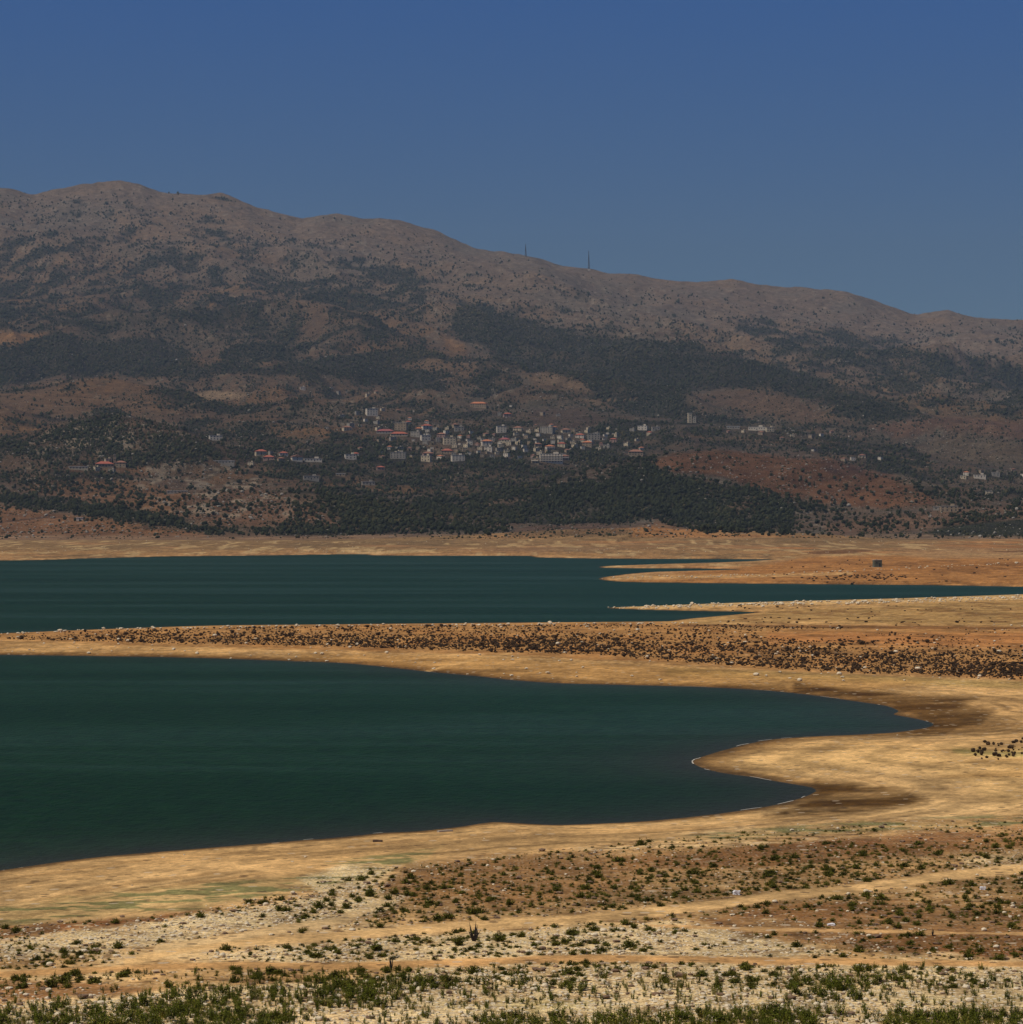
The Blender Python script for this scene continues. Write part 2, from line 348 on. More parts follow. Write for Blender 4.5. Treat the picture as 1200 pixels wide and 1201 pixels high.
def ground_colours(px, py, x, Y, z, d):
    sh = px.shape
    c = np.zeros(sh + (3,), np.float32)
    stony = np.zeros(sh, np.float32)
    near = Y < 2420
    # ---------- the dry lake bed
    a = near
    X_, Y_, d_, p, q = x[a], Y[a], d[a], px[a], py[a]
    n1 = fbm(X_ / 9, Y_ / 9, 4, 201); n2 = fbm(X_ / 38, Y_ / 38, 4, 211); n3 = fbm(X_ / 2.2, Y_ / 2.2, 3, 221); n4 = fbm(X_ / 120, Y_ / 120, 3, 231)
    st = fbm(X_ / 30, Y_ / 5, 4, 241)
    g = np.zeros(p.shape + (3,), np.float32) + np.array((0.44, 0.305, 0.17), np.float32)
    g = mixc(g, (0.50, 0.37, 0.22), ss(-0.2, 0.6, n2) * 0.5)
    g = mixc(g, (0.38, 0.24, 0.115), ss(0.0, 0.7, n4 + 0.5 * n1) * 0.4)
    # bathtub rings that follow the shore
    ring = np.sin(d_ * 0.9 + 3 * n2) * 0.5 + np.sin(d_ * 0.37 + 4 * n4) * 0.5
    g = g * (1 + 0.10 * ring * ss(80, 5, d_) * (1 + 0.9 * (p > 880) * (q > 850)))[..., None]
    band = fbm(d_ / np.where(Y_ > 900, 7.0, 1.5) + 0.9 * n2, (X_ + Y_) / 60, 3, 265); bm_ = ss(0.5, 3, d_) * ss(95, 40, d_)
    g = g * (1 + 0.55 * band * bm_)[..., None]
    g = mixc(g, (0.20, 0.12, 0.055), bm_ * ss(0.30, 0.5, band) * 0.5)
    # far side lake bed
    farb = ss(700, 660, q)
    g = mixc(g, (0.26, 0.175, 0.105), farb * 0.9)
    fst = fbm(X_ / 70, Y_ / 150, 4, 281); fsf = fbm(X_ / 7, Y_ / 70, 3, 282) * ss(630, 635, q)
    up_ = ss(650, 642, q + 4 * n2)
    g = mixc(g, (0.165, 0.125, 0.085), up_ * 0.8)
    g = mixc(g, (0.42, 0.29, 0.18), ss(26, 4, d_) * farb * 0.7)
    g = mixc(g, (0.13, 0.10, 0.07), farb * ss(0.05, 0.35, fst + 0.5 * fsf) * 0.6 * ss(629, 634, q))
    g = mixc(g, (0.50, 0.42, 0.30), farb * ss(0.2, 0.45, fsf - 0.4 * fst) * 0.5 * ss(629, 634, q))
    g = mixc(g, (0.30, 0.19, 0.12), farb * ss(0.0, 0.45, fbm(X_ / 80, Y_ / 130, 4, 257)) * 0.6)
    g = mixc(g, (0.34, 0.17, 0.08), farb * ss(0.1, 0.6, fbm(X_ / 90, Y_ / 40, 4, 252)) * ss(500, 900, p) * 0.7)
    R = lambda poly, fe, amp=0.0: region(p, q, poly, fe, n1, n3, amp)
    org = R([(690, 686), (760, 676), (900, 662), (960, 652), (2600, 655), (2600, 692), (1100, 687), (900, 686)], 2.5, 2)
    g = mixc(g, (0.31, 0.165, 0.07), org * 0.85)
    g = mixc(g, (0.15, 0.08, 0.035), org * ss(0.0, 0.35, fst + .6 * fsf) * 0.6)
    g = mixc(g, (0.3, 0.22, 0.15), R([(1040, 648), (1200, 644), (2600, 640), (2600, 652), (1200, 655), (1090, 655)], 2, 2) * 0.7)
    dk = R([(940, 648), (985, 644.5), (1030, 645), (1000, 648.5), (960, 650.5)], 0.7, 0.6) + R([(1150, 647), (1220, 644.5), (1300, 644), (1180, 648)], 0.6, 0.5)
    g = mixc(g, (0.13, 0.075, 0.045), np.clip(dk, 0, 1) * 0.9)
    dk = R([(560, 645), (640, 641.5), (760, 643), (700, 646.5), (600, 647)], 1.0, 2)
    g = mixc(g, (0.17, 0.12, 0.09), np.clip(dk, 0, 1) * 0.6)
    g = mixc(g, (0.030, 0.042, 0.018), R([(1070, 628), (1110, 616), (1160, 611), (1400, 600), (1400, 628), (1120, 630)], 1.5, 1) * .92)
    g = mixc(g, (0.10, 0.072, 0.052), R([(590, 626), (625, 616), (700, 615), (745, 622), (720, 628), (600, 629)], 2, 2) * 0.75)
    g = mixc(g, (0.25, 0.14, 0.07), R([(745, 620), (770, 613), (830, 626), (1000, 630), (740, 630)], 1.5, 1) * 0.8)
    # spit between the two waters: orange earth
    sp = R([(-1500, 744), (0, 741), (150, 736), (400, 731), (800, 729), (860, 738), (1000, 736), (2600, 735), (2600, 800), (1200, 797), (900, 786), (780, 778), (600, 768), (400, 763), (200, 758), (0, 751), (-1500, 756)], 2.5, 3)
    g = mixc(g, (0.34, 0.205, 0.10), sp * 0.85)
    g = mixc(g, (0.30, 0.16, 0.07), sp * ss(0.0, 0.6, n1 + 0.6 * n2) * 0.6)
    g = mixc(g, (0.20, 0.155, 0.075), R([(900, 716), (1000, 712), (1120, 706), (2600, 700), (2600, 734), (1200, 734), (1000, 730), (900, 726)], 3, 3) * (0.45 + 0.3 * n1))
    g = mixc(g, (0.36, 0.26, 0.14), R([(760, 733), (850, 721), (1000, 716), (1180, 716), (1000, 728), (860, 731)], 2, 2) * 0.6)
    g = mixc(g, (0.16, 0.085, 0.04), R([(800, 732), (1000, 733), (1180, 735), (1300, 737), (1150, 738.5), (900, 736), (800, 735)], 0.9, 1.5) * 0.8)
    g = mixc(g, (0.40, 0.19, 0.085), R([(900, 742), (2600, 742), (2600, 765), (1100, 758), (900, 752)], 4, 4) * 0.6)
    g = mixc(g, (0.30, 0.25, 0.115), R([(780, 783), (900, 788), (1030, 793), (1200, 800), (2600, 805), (2600, 815), (1200, 808), (1000, 800), (850, 795), (780, 792)], 2, 2) * 0.5)
    g = mixc(g, (0.17, 0.10, 0.05), ss(720, 700, q) * 0 + R([(860, 700), (2600, 696), (2600, 800), (880, 780)], 8) * ss(0.1, 0.4, fbm(X_ / 6, Y_ / 14, 3, 283)) * 0.6)
    g = mixc(g, (0.58, 0.47, 0.31), np.maximum(R([(712, 713), (760, 710), (850, 706.5), (1000, 702.5), (1200, 696), (2600, 690), (2600, 699), (1200, 703.5), (1000, 708), (850, 711), (760, 714.5)], .8, .8), .6 * R([(704, 679), (760, 675), (900, 673), (1000, 671), (1000, 674), (900, 677), (760, 680)], .8, .8)) * (.55 + .5 * n3))
    # damp and wet brown margins
    mud = np.maximum(R([(1090, 838), (1120, 830), (1160, 836), (1140, 850), (1110, 860), (1080, 860), (1100, 850)], 4, 5), R([(930, 800), (1000, 808), (1060, 814), (1150, 818), (1120, 828), (1080, 826), (1100, 836), (1140, 845), (1120, 858), (1060, 862), (1098, 852), (1075, 838), (1045, 826), (990, 816), (930, 811)], 4, 3),
                     R([(830, 958), (900, 950), (962, 928), (950, 918), (1000, 922), (1060, 930), (1075, 942), (1020, 952), (940, 957), (860, 963)], 5, 9))
    mud = np.maximum(mud, R([(1060, 845), (1120, 838), (1200, 846), (2600, 846), (2600, 862), (1200, 860), (1100, 862)], 4, 4) * 0.55)
    g = mixc(g, (0.35, 0.22, 0.095), R([(350, 766), (600, 772), (900, 790), (1100, 800), (1000, 812), (800, 803), (560, 790), (350, 774)], 4, 3) * 0.6)
    wetw = 4.0 + 2.5 * n2 + 16 * ss(270, 420, Y_) * ss(900, 650, Y_) * (0.6 + 0.8 * n4) * (q > 765)
    wet = ss(1.0, 0.0, d_ / wetw)
    g = mixc(g, (0.15, 0.085, 0.03), wet * 0.85)
    g = mixc(g, (0.09, 0.06, 0.035), ss(3.2, 0.0, d_ + 1.2 * n3) * 0.85)
    fan = R([(1000, 870), (1200, 880), (2600, 885), (2600, 960), (1180, 945), (1120, 915), (1050, 900), (900, 905), (860, 895), (900, 880)], 8, 6)
    g = mixc(g, (0.52, 0.37, 0.20), fan * 0.7)
    g = g * (1 + 0.10 * 2.0 * fan * np.sin(d_ * 0.8 + 2.5 * n2 + 0.6 * n1))[..., None]
    g = mixc(g, (0.28, 0.17, 0.07), fan * ss(0.15, 0.6, st) * 0.5)
    mud = np.maximum(mud, R([(1040, 816), (1120, 824), (1170, 834), (1150, 850), (1085, 862), (1060, 860), (1096, 850), (1078, 840), (1056, 832)], 5, 8))
    mud = np.maximum(mud, R([(955, 916), (1010, 920), (1065, 926), (1090, 940), (1040, 950), (960, 956), (900, 957), (952, 935), (960, 927)], 5, 9))
    g = mixc(g, (0.075, 0.042, 0.013), mud * np.clip(0.9 + 0.6 * st, 0, 1))
    # foreground
    fg = R([(-1500, 1120), (-200, 1090), (0, 1082), (150, 1077), (260, 1065), (340, 1040), (430, 1015), (560, 1003), (700, 990), (900, 968), (1060, 960), (1200, 955), (2600, 945), (2600, 1400), (-1500, 1400)], 5, 6)
    earth = np.zeros(g.shape, np.float32) + np.array((0.40, 0.27, 0.145), np.float32)
    streak = ridged(X_ / 4.5, Y_ / 3.2, 3, 291); streak2 = ridged(X_ / 1.9 + 9, Y_ / 1.7, 3, 295)
    earth = mixc(earth, (0.22, 0.11, 0.05), ss(0.0, 0.5, n2 + 0.3 * n1) * 0.75)
    earth = mixc(earth, (0.50, 0.39, 0.25), ss(0.1, 0.45, n1 - 0.3 * n2) * 0.7)
    g = g * (1 - fg[..., None]) + earth * fg[..., None]
    red = np.maximum.reduce([R([(720, 1008), (820, 998), (960, 985), (1100, 975), (2600, 955), (2600, 975), (1200, 992), (1000, 1010), (860, 1018), (740, 1022)], 5, 9),
                             R([(820, 1078), (900, 1062), (1050, 1055), (1200, 1072), (2600, 1070), (2600, 1122), (1200, 1124), (1000, 1112), (860, 1103)], 5, 9),
                             R([(440, 1045), (520, 1010), (640, 1005), (760, 1010), (740, 1040), (640, 1060), (500, 1068)], 7, 9) * 0.7,
                             R([(-200, 1098), (0, 1085), (150, 1078), (260, 1064), (150, 1088), (0, 1100), (-200, 1115)], 3, 4),
                             R([(-200, 1160), (0, 1150), (100, 1152), (200, 1160), (60, 1172), (-200, 1185)], 3, 5) * 0.8])
    g = mixc(g, (0.15, 0.058, 0.022), red * np.clip(0.8 + 0.6 * n1, 0, 1))
    wh = np.maximum.reduce([R([(60, 1098), (160, 1083), (300, 1065), (420, 1040), (480, 1050), (440, 1075), (330, 1085), (240, 1100), (120, 1118), (0, 1125), (0, 1104)], 5, 8),
                            R([(250, 1122), (350, 1108), (450, 1100), (620, 1092), (800, 1082), (860, 1092), (980, 1118), (900, 1124), (700, 1120), (500, 1126), (340, 1130)], 4, 7),
                            R([(480, 1138), (760, 1130), (1000, 1131), (2600, 1136), (2600, 1400), (-1500, 1400), (-1500, 1200), (0, 1180), (250, 1160), (450, 1148)], 7, 9),
                            R([(350, 1030), (420, 1012), (460, 1018), (440, 1040), (380, 1052)], 4, 6),
                            R([(1120, 1005), (1250, 995), (1250, 1012), (1130, 1020)], 4, 6) * 0.6])
    g = mixc(g, (0.66, 0.56, 0.39), wh * np.clip(0.85 + 0.6 * n3, 0, 1) * 0.92)
    g = mixc(g, (0.105, 0.058, 0.028), fg * ss(0.45, 0.75, streak) * 0.75 * (1 - 0.5 * wh))  # dark streaks painted in for the shade of small steps and gaps
    g = mixc(g, (0.15, 0.095, 0.05), fg * ss(0.35, 0.7, streak2) * 0.6)
    g = mixc(g, (0.62, 0.52, 0.36), fg * ss(0.3, 0.6, -streak2) * 0.45)
    br = R([(430, 1062), (475, 1015), (700, 996), (2600, 950), (2600, 1130), (860, 1112), (800, 1080), (500, 1072)], 5, 9)
    g = mixc(g, (0.20, 0.115, 0.052), br * np.clip(0.55 + 0.9 * n1, 0, 1) * 0.8)
    g = g * (1 + 0.22 * fg * (1 - br))[..., None]
    stn = np.clip(wh * 0.9 + fg * 0.30, 0, 1)
    # green film of algae and young growth
    al = np.maximum.reduce([R([(-1300, 1075), (0, 1062), (120, 1048), (260, 1035), (420, 1020), (460, 1022), (360, 1045), (250, 1062), (130, 1074), (0, 1084), (-1300, 1100)], 4, 6),
                            R([(380, 1012), (480, 1000), (520, 992), (500, 1008), (430, 1022)], 3, 5),
                            R([(760, 985), (900, 972), (1040, 963), (1200, 955), (1400, 945), (1400, 958), (1200, 968), (1000, 975), (860, 984)], 3, 5)])
    g = mixc(g, (0.075, 0.10, 0.045), al * ss(0.02, 0.16, fbm(X_ / 3, Y_ / 1.5, 3, 271) + 0.3 * st) * 0.9)
    g = mixc(g, (0.36, 0.32, 0.17), al * 0.25)
    g = mixc(g, (0.22, 0.23, 0.10), R([(1000, 1170), (2600, 1160), (2600, 1400), (-1500, 1400), (-1500, 1230), (0, 1190), (600, 1170)], 5, 9) * ss(-0.1, 0.5, n1) * 0.5)
    g = mixc(g, (0.2, 0.23, 0.09), R([(1110, 872), (1200, 868), (1400, 868), (1400, 892), (1200, 888), (1120, 884)], 3, 3) * ss(-0.1, 0.4, n1) * 0.6)
    # tracks
    for pts, wid, col in TRACKS:
        P = smooth_poly(pts, 4, closed=False)
        mm = (q > P[:, 1].min() - 20) & (q < P[:, 1].max() + 20)
        if not mm.any(): continue
        dl, _ = line_dist(p[mm], q[mm] , P)
        w_ = np.zeros(p.shape, np.float32)
        w_[mm] = ss(wid * 1.35, wid * 0.55, dl + 1.6 * n3[mm] + 1.0 * n1[mm])
        if pts[-1] == (470, 1035): w_[mm] *= ss(1042, 1085, q[mm] + 8 * n1[mm]) * 0.8
        g = mixc(g, col, w_ * 0.92); stn = stn * (1 - w_)
    n5 = fbm(X_ / 1.1, Y_ / 1.6, 2, 261)
    g = g * (1 + 0.20 * n3 + 0.15 * n1 + 0.30 * n5)[..., None] * (np.array((1.27, 1.15, 0.84), np.float32) * (1 - ss(1000, 700, q)[..., None] * np.array((0.05, 0.13, 0.24), np.float32)))
    c[a] = g; stony[a] = stn
    # ---------- hills and mountain
    b = ~near
    X_, Y_, p, q, z_ = x[b], Y[b], px[b], py[b], z[b]
    n1 = fbm(X_ / 55, Y_ / 70, 4, 301); n2 = fbm(X_ / 260, Y_ / 320, 4, 311); n3 = fbm(X_ / 14, Y_ / 20, 3, 321); n4 = fbm(X_ / 900, Y_ / 900, 3, 331)
    R = lambda poly, fe, amp=0.0: region(p, q, poly, fe, n1, n3, amp)
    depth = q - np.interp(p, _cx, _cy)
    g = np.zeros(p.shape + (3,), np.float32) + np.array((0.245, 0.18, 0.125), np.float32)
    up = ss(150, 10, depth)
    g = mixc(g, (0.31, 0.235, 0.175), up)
    g = mixc(g, (0.38, 0.235, 0.11), ss(0.05, 0.5, n2 + 0.5 * n1) * 0.65 * (1 - 0.6 * up))
    g = mixc(g, (0.22, 0.20, 0.17), ss(0.1, 0.5, -n2 + 0.6 * n1) * 0.5)
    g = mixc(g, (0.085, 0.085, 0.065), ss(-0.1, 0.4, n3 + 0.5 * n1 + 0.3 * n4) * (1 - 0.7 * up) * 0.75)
    g = mixc(g, (0.42, 0.38, 0.31), ss(0.42, 0.7, n3 - 0.4 * n1) * 0.5)
    for poly, col, w, fe in [
        (BARE[0][2], (0.50, 0.41, 0.29), 1, 1.2), (BARE[1][2], (0.42, 0.26, 0.12), .9, 3), (BARE[2][2], (0.42, 0.25, 0.12), .8, 4),
        ([(612, 443), (640, 438), (690, 452), (690, 458), (640, 449)], (0.46, 0.36, 0.24), .8, 2.5), (BARE[3][2], (0.3, 0.2, 0.12), .6, 3), (BARE[4][2], (0.17, 0.12, 0.085), .9, 3),
        (BARE[5][2], (0.30, 0.145, 0.068), .9, 3), (BARE[6][2], (0.235, 0.155, 0.10), .85, 4), (BARE[7][2], (0.23, 0.18, 0.12), .7, 4), (BARE[8][2], (0.26, 0.14, 0.085), .7, 4),
        (BARE[9][2], (0.36, 0.20, 0.095), .8, 3), (BARE[10][2], (0.27, 0.17, 0.11), .8, 4), (BARE[11][2], (0.37, 0.22, 0.11), .8, 4),
        ([(400, 405), (470, 395), (520, 410), (600, 440), (560, 450), (480, 432), (430, 425)], (0.33, 0.21, 0.11), .5, 6),
        ([(0, 466), (60, 458), (150, 470), (200, 478), (100, 486), (0, 490)], (0.31, 0.20, 0.11), .5, 4),
        ([(100, 540), (170, 546), (200, 556), (60, 556)], (0.35, 0.19, 0.1), .5, 3),
        ([(1040, 560), (1120, 556), (1200, 552), (1300, 560), (1200, 566), (1060, 570)], (0.34, 0.27, 0.18), .5, 2.5),
        ([(1060, 575), (1150, 572), (1140, 580), (1060, 582)], (0.3, 0.2, 0.11), .5, 2),
        ([(960, 540), (1020, 548), (1010, 560), (970, 552)], (0.2, 0.11, 0.08), .8, 3),
        ([(735, 530), (770, 520), (830, 515), (900, 520), (840, 528), (780, 530)], (0.16, 0.12, 0.08), .7, 4)]:
        m = R(poly, fe, 5 if fe > 2 else 1)
        g = mixc(g, col, np.clip(m * w * (1 - 0.25 * n3), 0, 1))
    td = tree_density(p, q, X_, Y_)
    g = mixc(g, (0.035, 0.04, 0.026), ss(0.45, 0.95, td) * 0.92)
    g = mixc(g, (0.40, 0.29, 0.19), ss(625.5, 629.5, q + 3.0 * n1))
    g = mixc(g, (0.20, 0.13, 0.09), R([(585, 629), (620, 617), (700, 614), (745, 618), (740, 630)], 2, 2) * .9)
    g = mixc(g, (0.42, 0.25, 0.13), R([(740, 620), (770, 612), (830, 626), (830, 631), (730, 631)], 2, 1) * .9)
    fld = R([(1085, 626), (1110, 616), (1160, 611), (1300, 606), (1300, 628), (1120, 629)], 1.5, 1)
    g = mixc(g, (0.030, 0.042, 0.018), fld * .92)
    g = mixc(g, (0.30, 0.18, 0.11), R([(960, 615), (1050, 603), (1120, 596), (1300, 590), (1300, 606), (1160, 610), (1080, 622), (980, 629)], 3, 3) * .7)
    # pale outcrops
    roc = R([(30, 520), (60, 505), (100, 488), (135, 484), (175, 492), (215, 505), (235, 525), (180, 525), (130, 532), (40, 540)], 5, 4)
    roc = np.maximum(roc, R([(170, 545), (240, 535), (300, 560), (380, 610), (300, 612), (200, 600), (150, 570)], 6, 5))
    roc = np.maximum(roc, R([(360, 480), (400, 470), (430, 480), (420, 500), (370, 498)], 5, 5) * 0.6)
    g = mixc(g, (0.46, 0.43, 0.36), roc * ss(0.15, 0.4, n3 - 0.2 * n1) * 0.8)
    # roads cut in the slope
    for pts, wd, col in [([(206, 482), (225, 474), (260, 466)], 0.9, (0.4, 0.33, 0.24)), ([(540, 425), (556, 430)], 0.8, (.4, .3, .2)), ([(577, 456), (580, 463), (583, 464)], 1.0, (0.6, 0.56, 0.5)),
                        ([(270, 505), (290, 512), (310, 518)], 1.2, (0.36, 0.26, 0.16)), ([(413, 478), (425, 484), (432, 486)], 0.8, (0.55, 0.48, 0.38)),
                        ([(-50, 465), (20, 462), (120, 470), (200, 474)], 0.7, (0.33, 0.23, 0.14)), ([(620, 466), (700, 470), (760, 468)], 0.8, (0.36, 0.25, 0.15)),
                        ([(690, 548), (740, 553), (800, 560), (860, 566)], 0.8, (0.2, 0.14, 0.08)), ([(800, 511), (880, 516), (960, 522), (1050, 535), (1100, 545)], 0.7, (0.32, 0.22, 0.13)),
                        ([(0, 613), (60, 606), (110, 609)], 0.9, (0.15, 0.09, 0.05)), ([(150, 618), (200, 621), (260, 624)], 1.0, (0.12, 0.09, 0.06))]:
        mm = (p > pts[0][0] - 30) & (p < pts[-1][0] + 30)
        dl, _ = line_dist(p[mm], q[mm], pts); w_ = np.zeros(p.shape, np.float32); w_[mm] = ss(wd * 1.5, wd * 0.5, dl + 0.4 * n3[mm])
        g = mixc(g, col, w_ * 0.85)
    g = g * (1 + 0.42 * n3 + 0.25 * n1)[..., None]
    c[b] = g * np.array((0.455, 0.415, 0.375), np.float32) * (1 - 0.22 * ss(60, 150, depth) + 0.15 * ss(560, 600, q))[..., None] * (1 + ss(700, 300, p)[..., None] * ss(40, 120, depth)[..., None] * np.array((0.14, 0.04, -0.06), np.float32))  # left slopes painted warmer, as if lit through less haze
    c = c / np.maximum(1.0, c.max(axis=-1, keepdims=True) / 0.80)
    return np.clip(c, 0.01, 0.9), stony

# ------------------------------------------------------------------ mesh writing
def fast_mesh(name, V, Fc, smooth=True):
    me = bpy.data.meshes.new(name)
    V = np.ascontiguousarray(V, np.float32); Fc = np.ascontiguousarray(Fc, np.int32); k = Fc.shape[1]
    me.vertices.add(len(V)); me.vertices.foreach_set('co', V.ravel())
    me.loops.add(Fc.size); me.loops.foreach_set('vertex_index', Fc.ravel())
    me.polygons.add(len(Fc)); me.polygons.foreach_set('loop_start', np.arange(0, Fc.size, k, dtype=np.int32))
    me.update(calc_edges=True)
    me.polygons.foreach_set('use_smooth', np.full(len(Fc), smooth, bool))
    me.update()
    return me

def add_attr(me, name, arr, kind='FLOAT'):
    at = me.attributes.new(name, kind, 'POINT')
    if kind == 'FLOAT': at.data.foreach_set('value', np.ascontiguousarray(arr, np.float32).ravel())
    else:
        A = np.ones((len(me.vertices), 4), np.float32); A[:, :3] = arr.reshape(-1, 3)
        at.data.foreach_set('color', A.ravel())

def grid_faces(nr, nc):
    i = np.arange(nr - 1)[:, None] * nc + np.arange(nc - 1)[None, :]
    i = i.ravel()
    return np.stack([i, i + 1, i + nc + 1, i + nc], 1)

def link(name, me, parent=None, mat=None):
    o = bpy.data.objects.new(name, me); COL.objects.link(o)
    if parent is not None: o.parent = parent
    if mat is not None and len(me.materials) == 0: me.materials.append(mat)
    return o

def tag(o, label=None, cat=None, group=None, kind=None):
    if label: o['label'] = label
    if cat: o['category'] = cat
    if group: o['group'] = group
    if kind: o['kind'] = kind
    return o

# ------------------------------------------------------------------ materials
def mat_new(name):
    m = bpy.data.materials.new(name); m.use_nodes = True
    nt = m.node_tree; nt.nodes.clear()
    out = nt.nodes.new('ShaderNodeOutputMaterial'); b = nt.nodes.new('ShaderNodeBsdfPrincipled')
    nt.links.new(b.outputs[0], out.inputs[0])
    return m, nt, b

def N(nt, t, **kw):
    n = nt.nodes.new(t)
    for k, v in kw.items():
        if k.startswith('_'): setattr(n, k[1:], v)
        else: n.inputs[k.replace('__', ' ')].default_value = v
    return n

def math_(nt, op, a, b=None, clamp=False):
    n = nt.nodes.new('ShaderNodeMath'); n.operation = op; n.use_clamp = clamp
    for i, v in enumerate((a, b)):
        if v is None: continue
        if isinstance(v, (int, float)): n.inputs[i].default_value = v
        else: nt.links.new(v, n.inputs[i])
    return n.outputs[0]

def mixrgb(nt, fac, a, b, blend='MIX'):
    n = nt.nodes.new('ShaderNodeMix'); n.data_type = 'RGBA'; n.blend_type = blend
    for i, v in ((0, fac), (6, a), (7, b)):
        if isinstance(v, (int, float)): n.inputs[i].default_value = v
        elif isinstance(v, tuple): n.inputs[i].default_value = v + (1,)
        else: nt.links.new(v, n.inputs[i])
    return n.outputs[2]

def ramp(nt, fac, stops):
    n = nt.nodes.new('ShaderNodeValToRGB'); nt.links.new(fac, n.inputs[0])
    e = n.color_ramp.elements
    while len(e) < len(stops): e.new(0.5)
    for k, (p, c) in zip(e, stops): k.position = p; k.color = tuple(c) + (1,)
    return n.outputs[0]

def terrain_material():
    m, nt, b = mat_new('earth')
    at = nt.nodes.new('ShaderNodeAttribute'); at.attribute_name = 'ground'
    sa = nt.nodes.new('ShaderNodeAttribute'); sa.attribute_name = 'stony'
    tc = nt.nodes.new('ShaderNodeTexCoord')
    n1 = N(nt, 'ShaderNodeTexNoise', Scale=0.06, Detail=11.0, Roughness=0.72); nt.links.new(tc.outputs['Object'], n1.inputs['Vector'])
    n2 = N(nt, 'ShaderNodeTexNoise', Scale=2.2, Detail=4.0, Roughness=0.65); nt.links.new(tc.outputs['Object'], n2.inputs['Vector'])
    v = N(nt, 'ShaderNodeTexVoronoi', Scale=3.2, Randomness=1.0); nt.links.new(tc.outputs['Object'], v.inputs['Vector'])
    v2 = N(nt, 'ShaderNodeTexVoronoi', Scale=7.5, Randomness=1.0); nt.links.new(tc.outputs['Object'], v2.inputs['Vector'])
    f1 = math_(nt, 'MULTIPLY_ADD', n1.outputs['Fac'], 2.7); nt.nodes[-1].inputs[2].default_value = -0.35
    f2 = math_(nt, 'MULTIPLY_ADD', n2.outputs['Fac'], 1.6); nt.nodes[-1].inputs[2].default_value = 0.2
    f = math_(nt, 'MULTIPLY', f1, f2)
    comb = nt.nodes.new('ShaderNodeCombineColor')
    for i in range(3): nt.links.new(f, comb.inputs[i])
    base = mixrgb(nt, 1.0, at.outputs['Color'], comb.outputs[0], 'MULTIPLY')
    # sparse dark clods and pale pebbles everywhere
    vs = N(nt, 'ShaderNodeTexVoronoi', Scale=0.9, Randomness=1.0); nt.links.new(tc.outputs['Object'], vs.inputs['Vector'])
    cs = nt.nodes.new('ShaderNodeSeparateColor'); nt.links.new(vs.outputs['Color'], cs.inputs[0])
    incore = math_(nt, 'LESS_THAN', vs.outputs['Distance'], 0.33)
    base = mixrgb(nt, math_(nt, 'MULTIPLY', math_(nt, 'MULTIPLY', math_(nt, 'GREATER_THAN', cs.outputs[0], 0.84), incore), 0.6), base, (0.09, 0.055, 0.03))
    base = mixrgb(nt, math_(nt, 'MULTIPLY', math_(nt, 'MULTIPLY', math_(nt, 'LESS_THAN', cs.outputs[0], 0.09), incore), 0.6), base, (0.62, 0.50, 0.34))
    base = mixrgb(nt, 1.0, base, (1.0, 1.0, 1.0), 'MULTIPLY')
    # loose stones: voronoi cells, some pale, some brown
    cellr = nt.nodes.new('ShaderNodeSeparateColor'); nt.links.new(v.outputs['Color'], cellr.inputs[0])
    pick = math_(nt, 'GREATER_THAN', cellr.outputs[0], 0.52)
    core = math_(nt, 'LESS_THAN', v.outputs['Distance'], 0.36)
    st = math_(nt, 'MULTIPLY', pick, core); st = math_(nt, 'MULTIPLY', st, sa.outputs['Fac'])
    cell2 = nt.nodes.new('ShaderNodeSeparateColor'); nt.links.new(v2.outputs['Color'], cell2.inputs[0])
    dk = math_(nt, 'MULTIPLY', math_(nt, 'GREATER_THAN', cell2.outputs[0], 0.72), sa.outputs['Fac'])
    dk = math_(nt, 'MULTIPLY', dk, 0.55)
    base = mixrgb(nt, dk, base, (0.16, 0.10, 0.055))
    tone = ramp(nt, cellr.outputs[1], [(0.0, (0.58, 0.48, 0.32)), (1.0, (0.84, 0.78, 0.62))])
    base = mixrgb(nt, math_(nt, 'MULTIPLY', st, 0.85), base, tone)
    nt.links.new(base, b.inputs['Base Color'])
    b.inputs['Roughness'].default_value = 0.95; b.inputs['Specular IOR Level'].default_value = 0.1
    bp = N(nt, 'ShaderNodeBump', Strength=1.0, Distance=0.16); nt.links.new(n2.outputs['Fac'], bp.inputs['Height'])
    bp1 = N(nt, 'ShaderNodeBump', Strength=0.75, Distance=7.0); nt.links.new(n1.outputs['Fac'], bp1.inputs['Height'])
    # the coarse relief only belongs on the mountain: weight it by height
    geo = nt.nodes.new('ShaderNodeNewGeometry'); sp = nt.nodes.new('ShaderNodeSeparateXYZ'); nt.links.new(geo.outputs['Position'], sp.inputs[0])
    w = nt.nodes.new('ShaderNodeMapRange'); w.inputs[1].default_value = 6; w.inputs[2].default_value = 60; w.inputs[3].default_value = 0.03; w.inputs[4].default_value = 0.8
    nt.links.new(sp.outputs[2], w.inputs[0]); nt.links.new(w.outputs[0], bp1.inputs['Strength'])
    nt.links.new(bp1.outputs[0], bp.inputs['Normal']); nt.links.new(bp.outputs[0], b.inputs['Normal'])
    return m

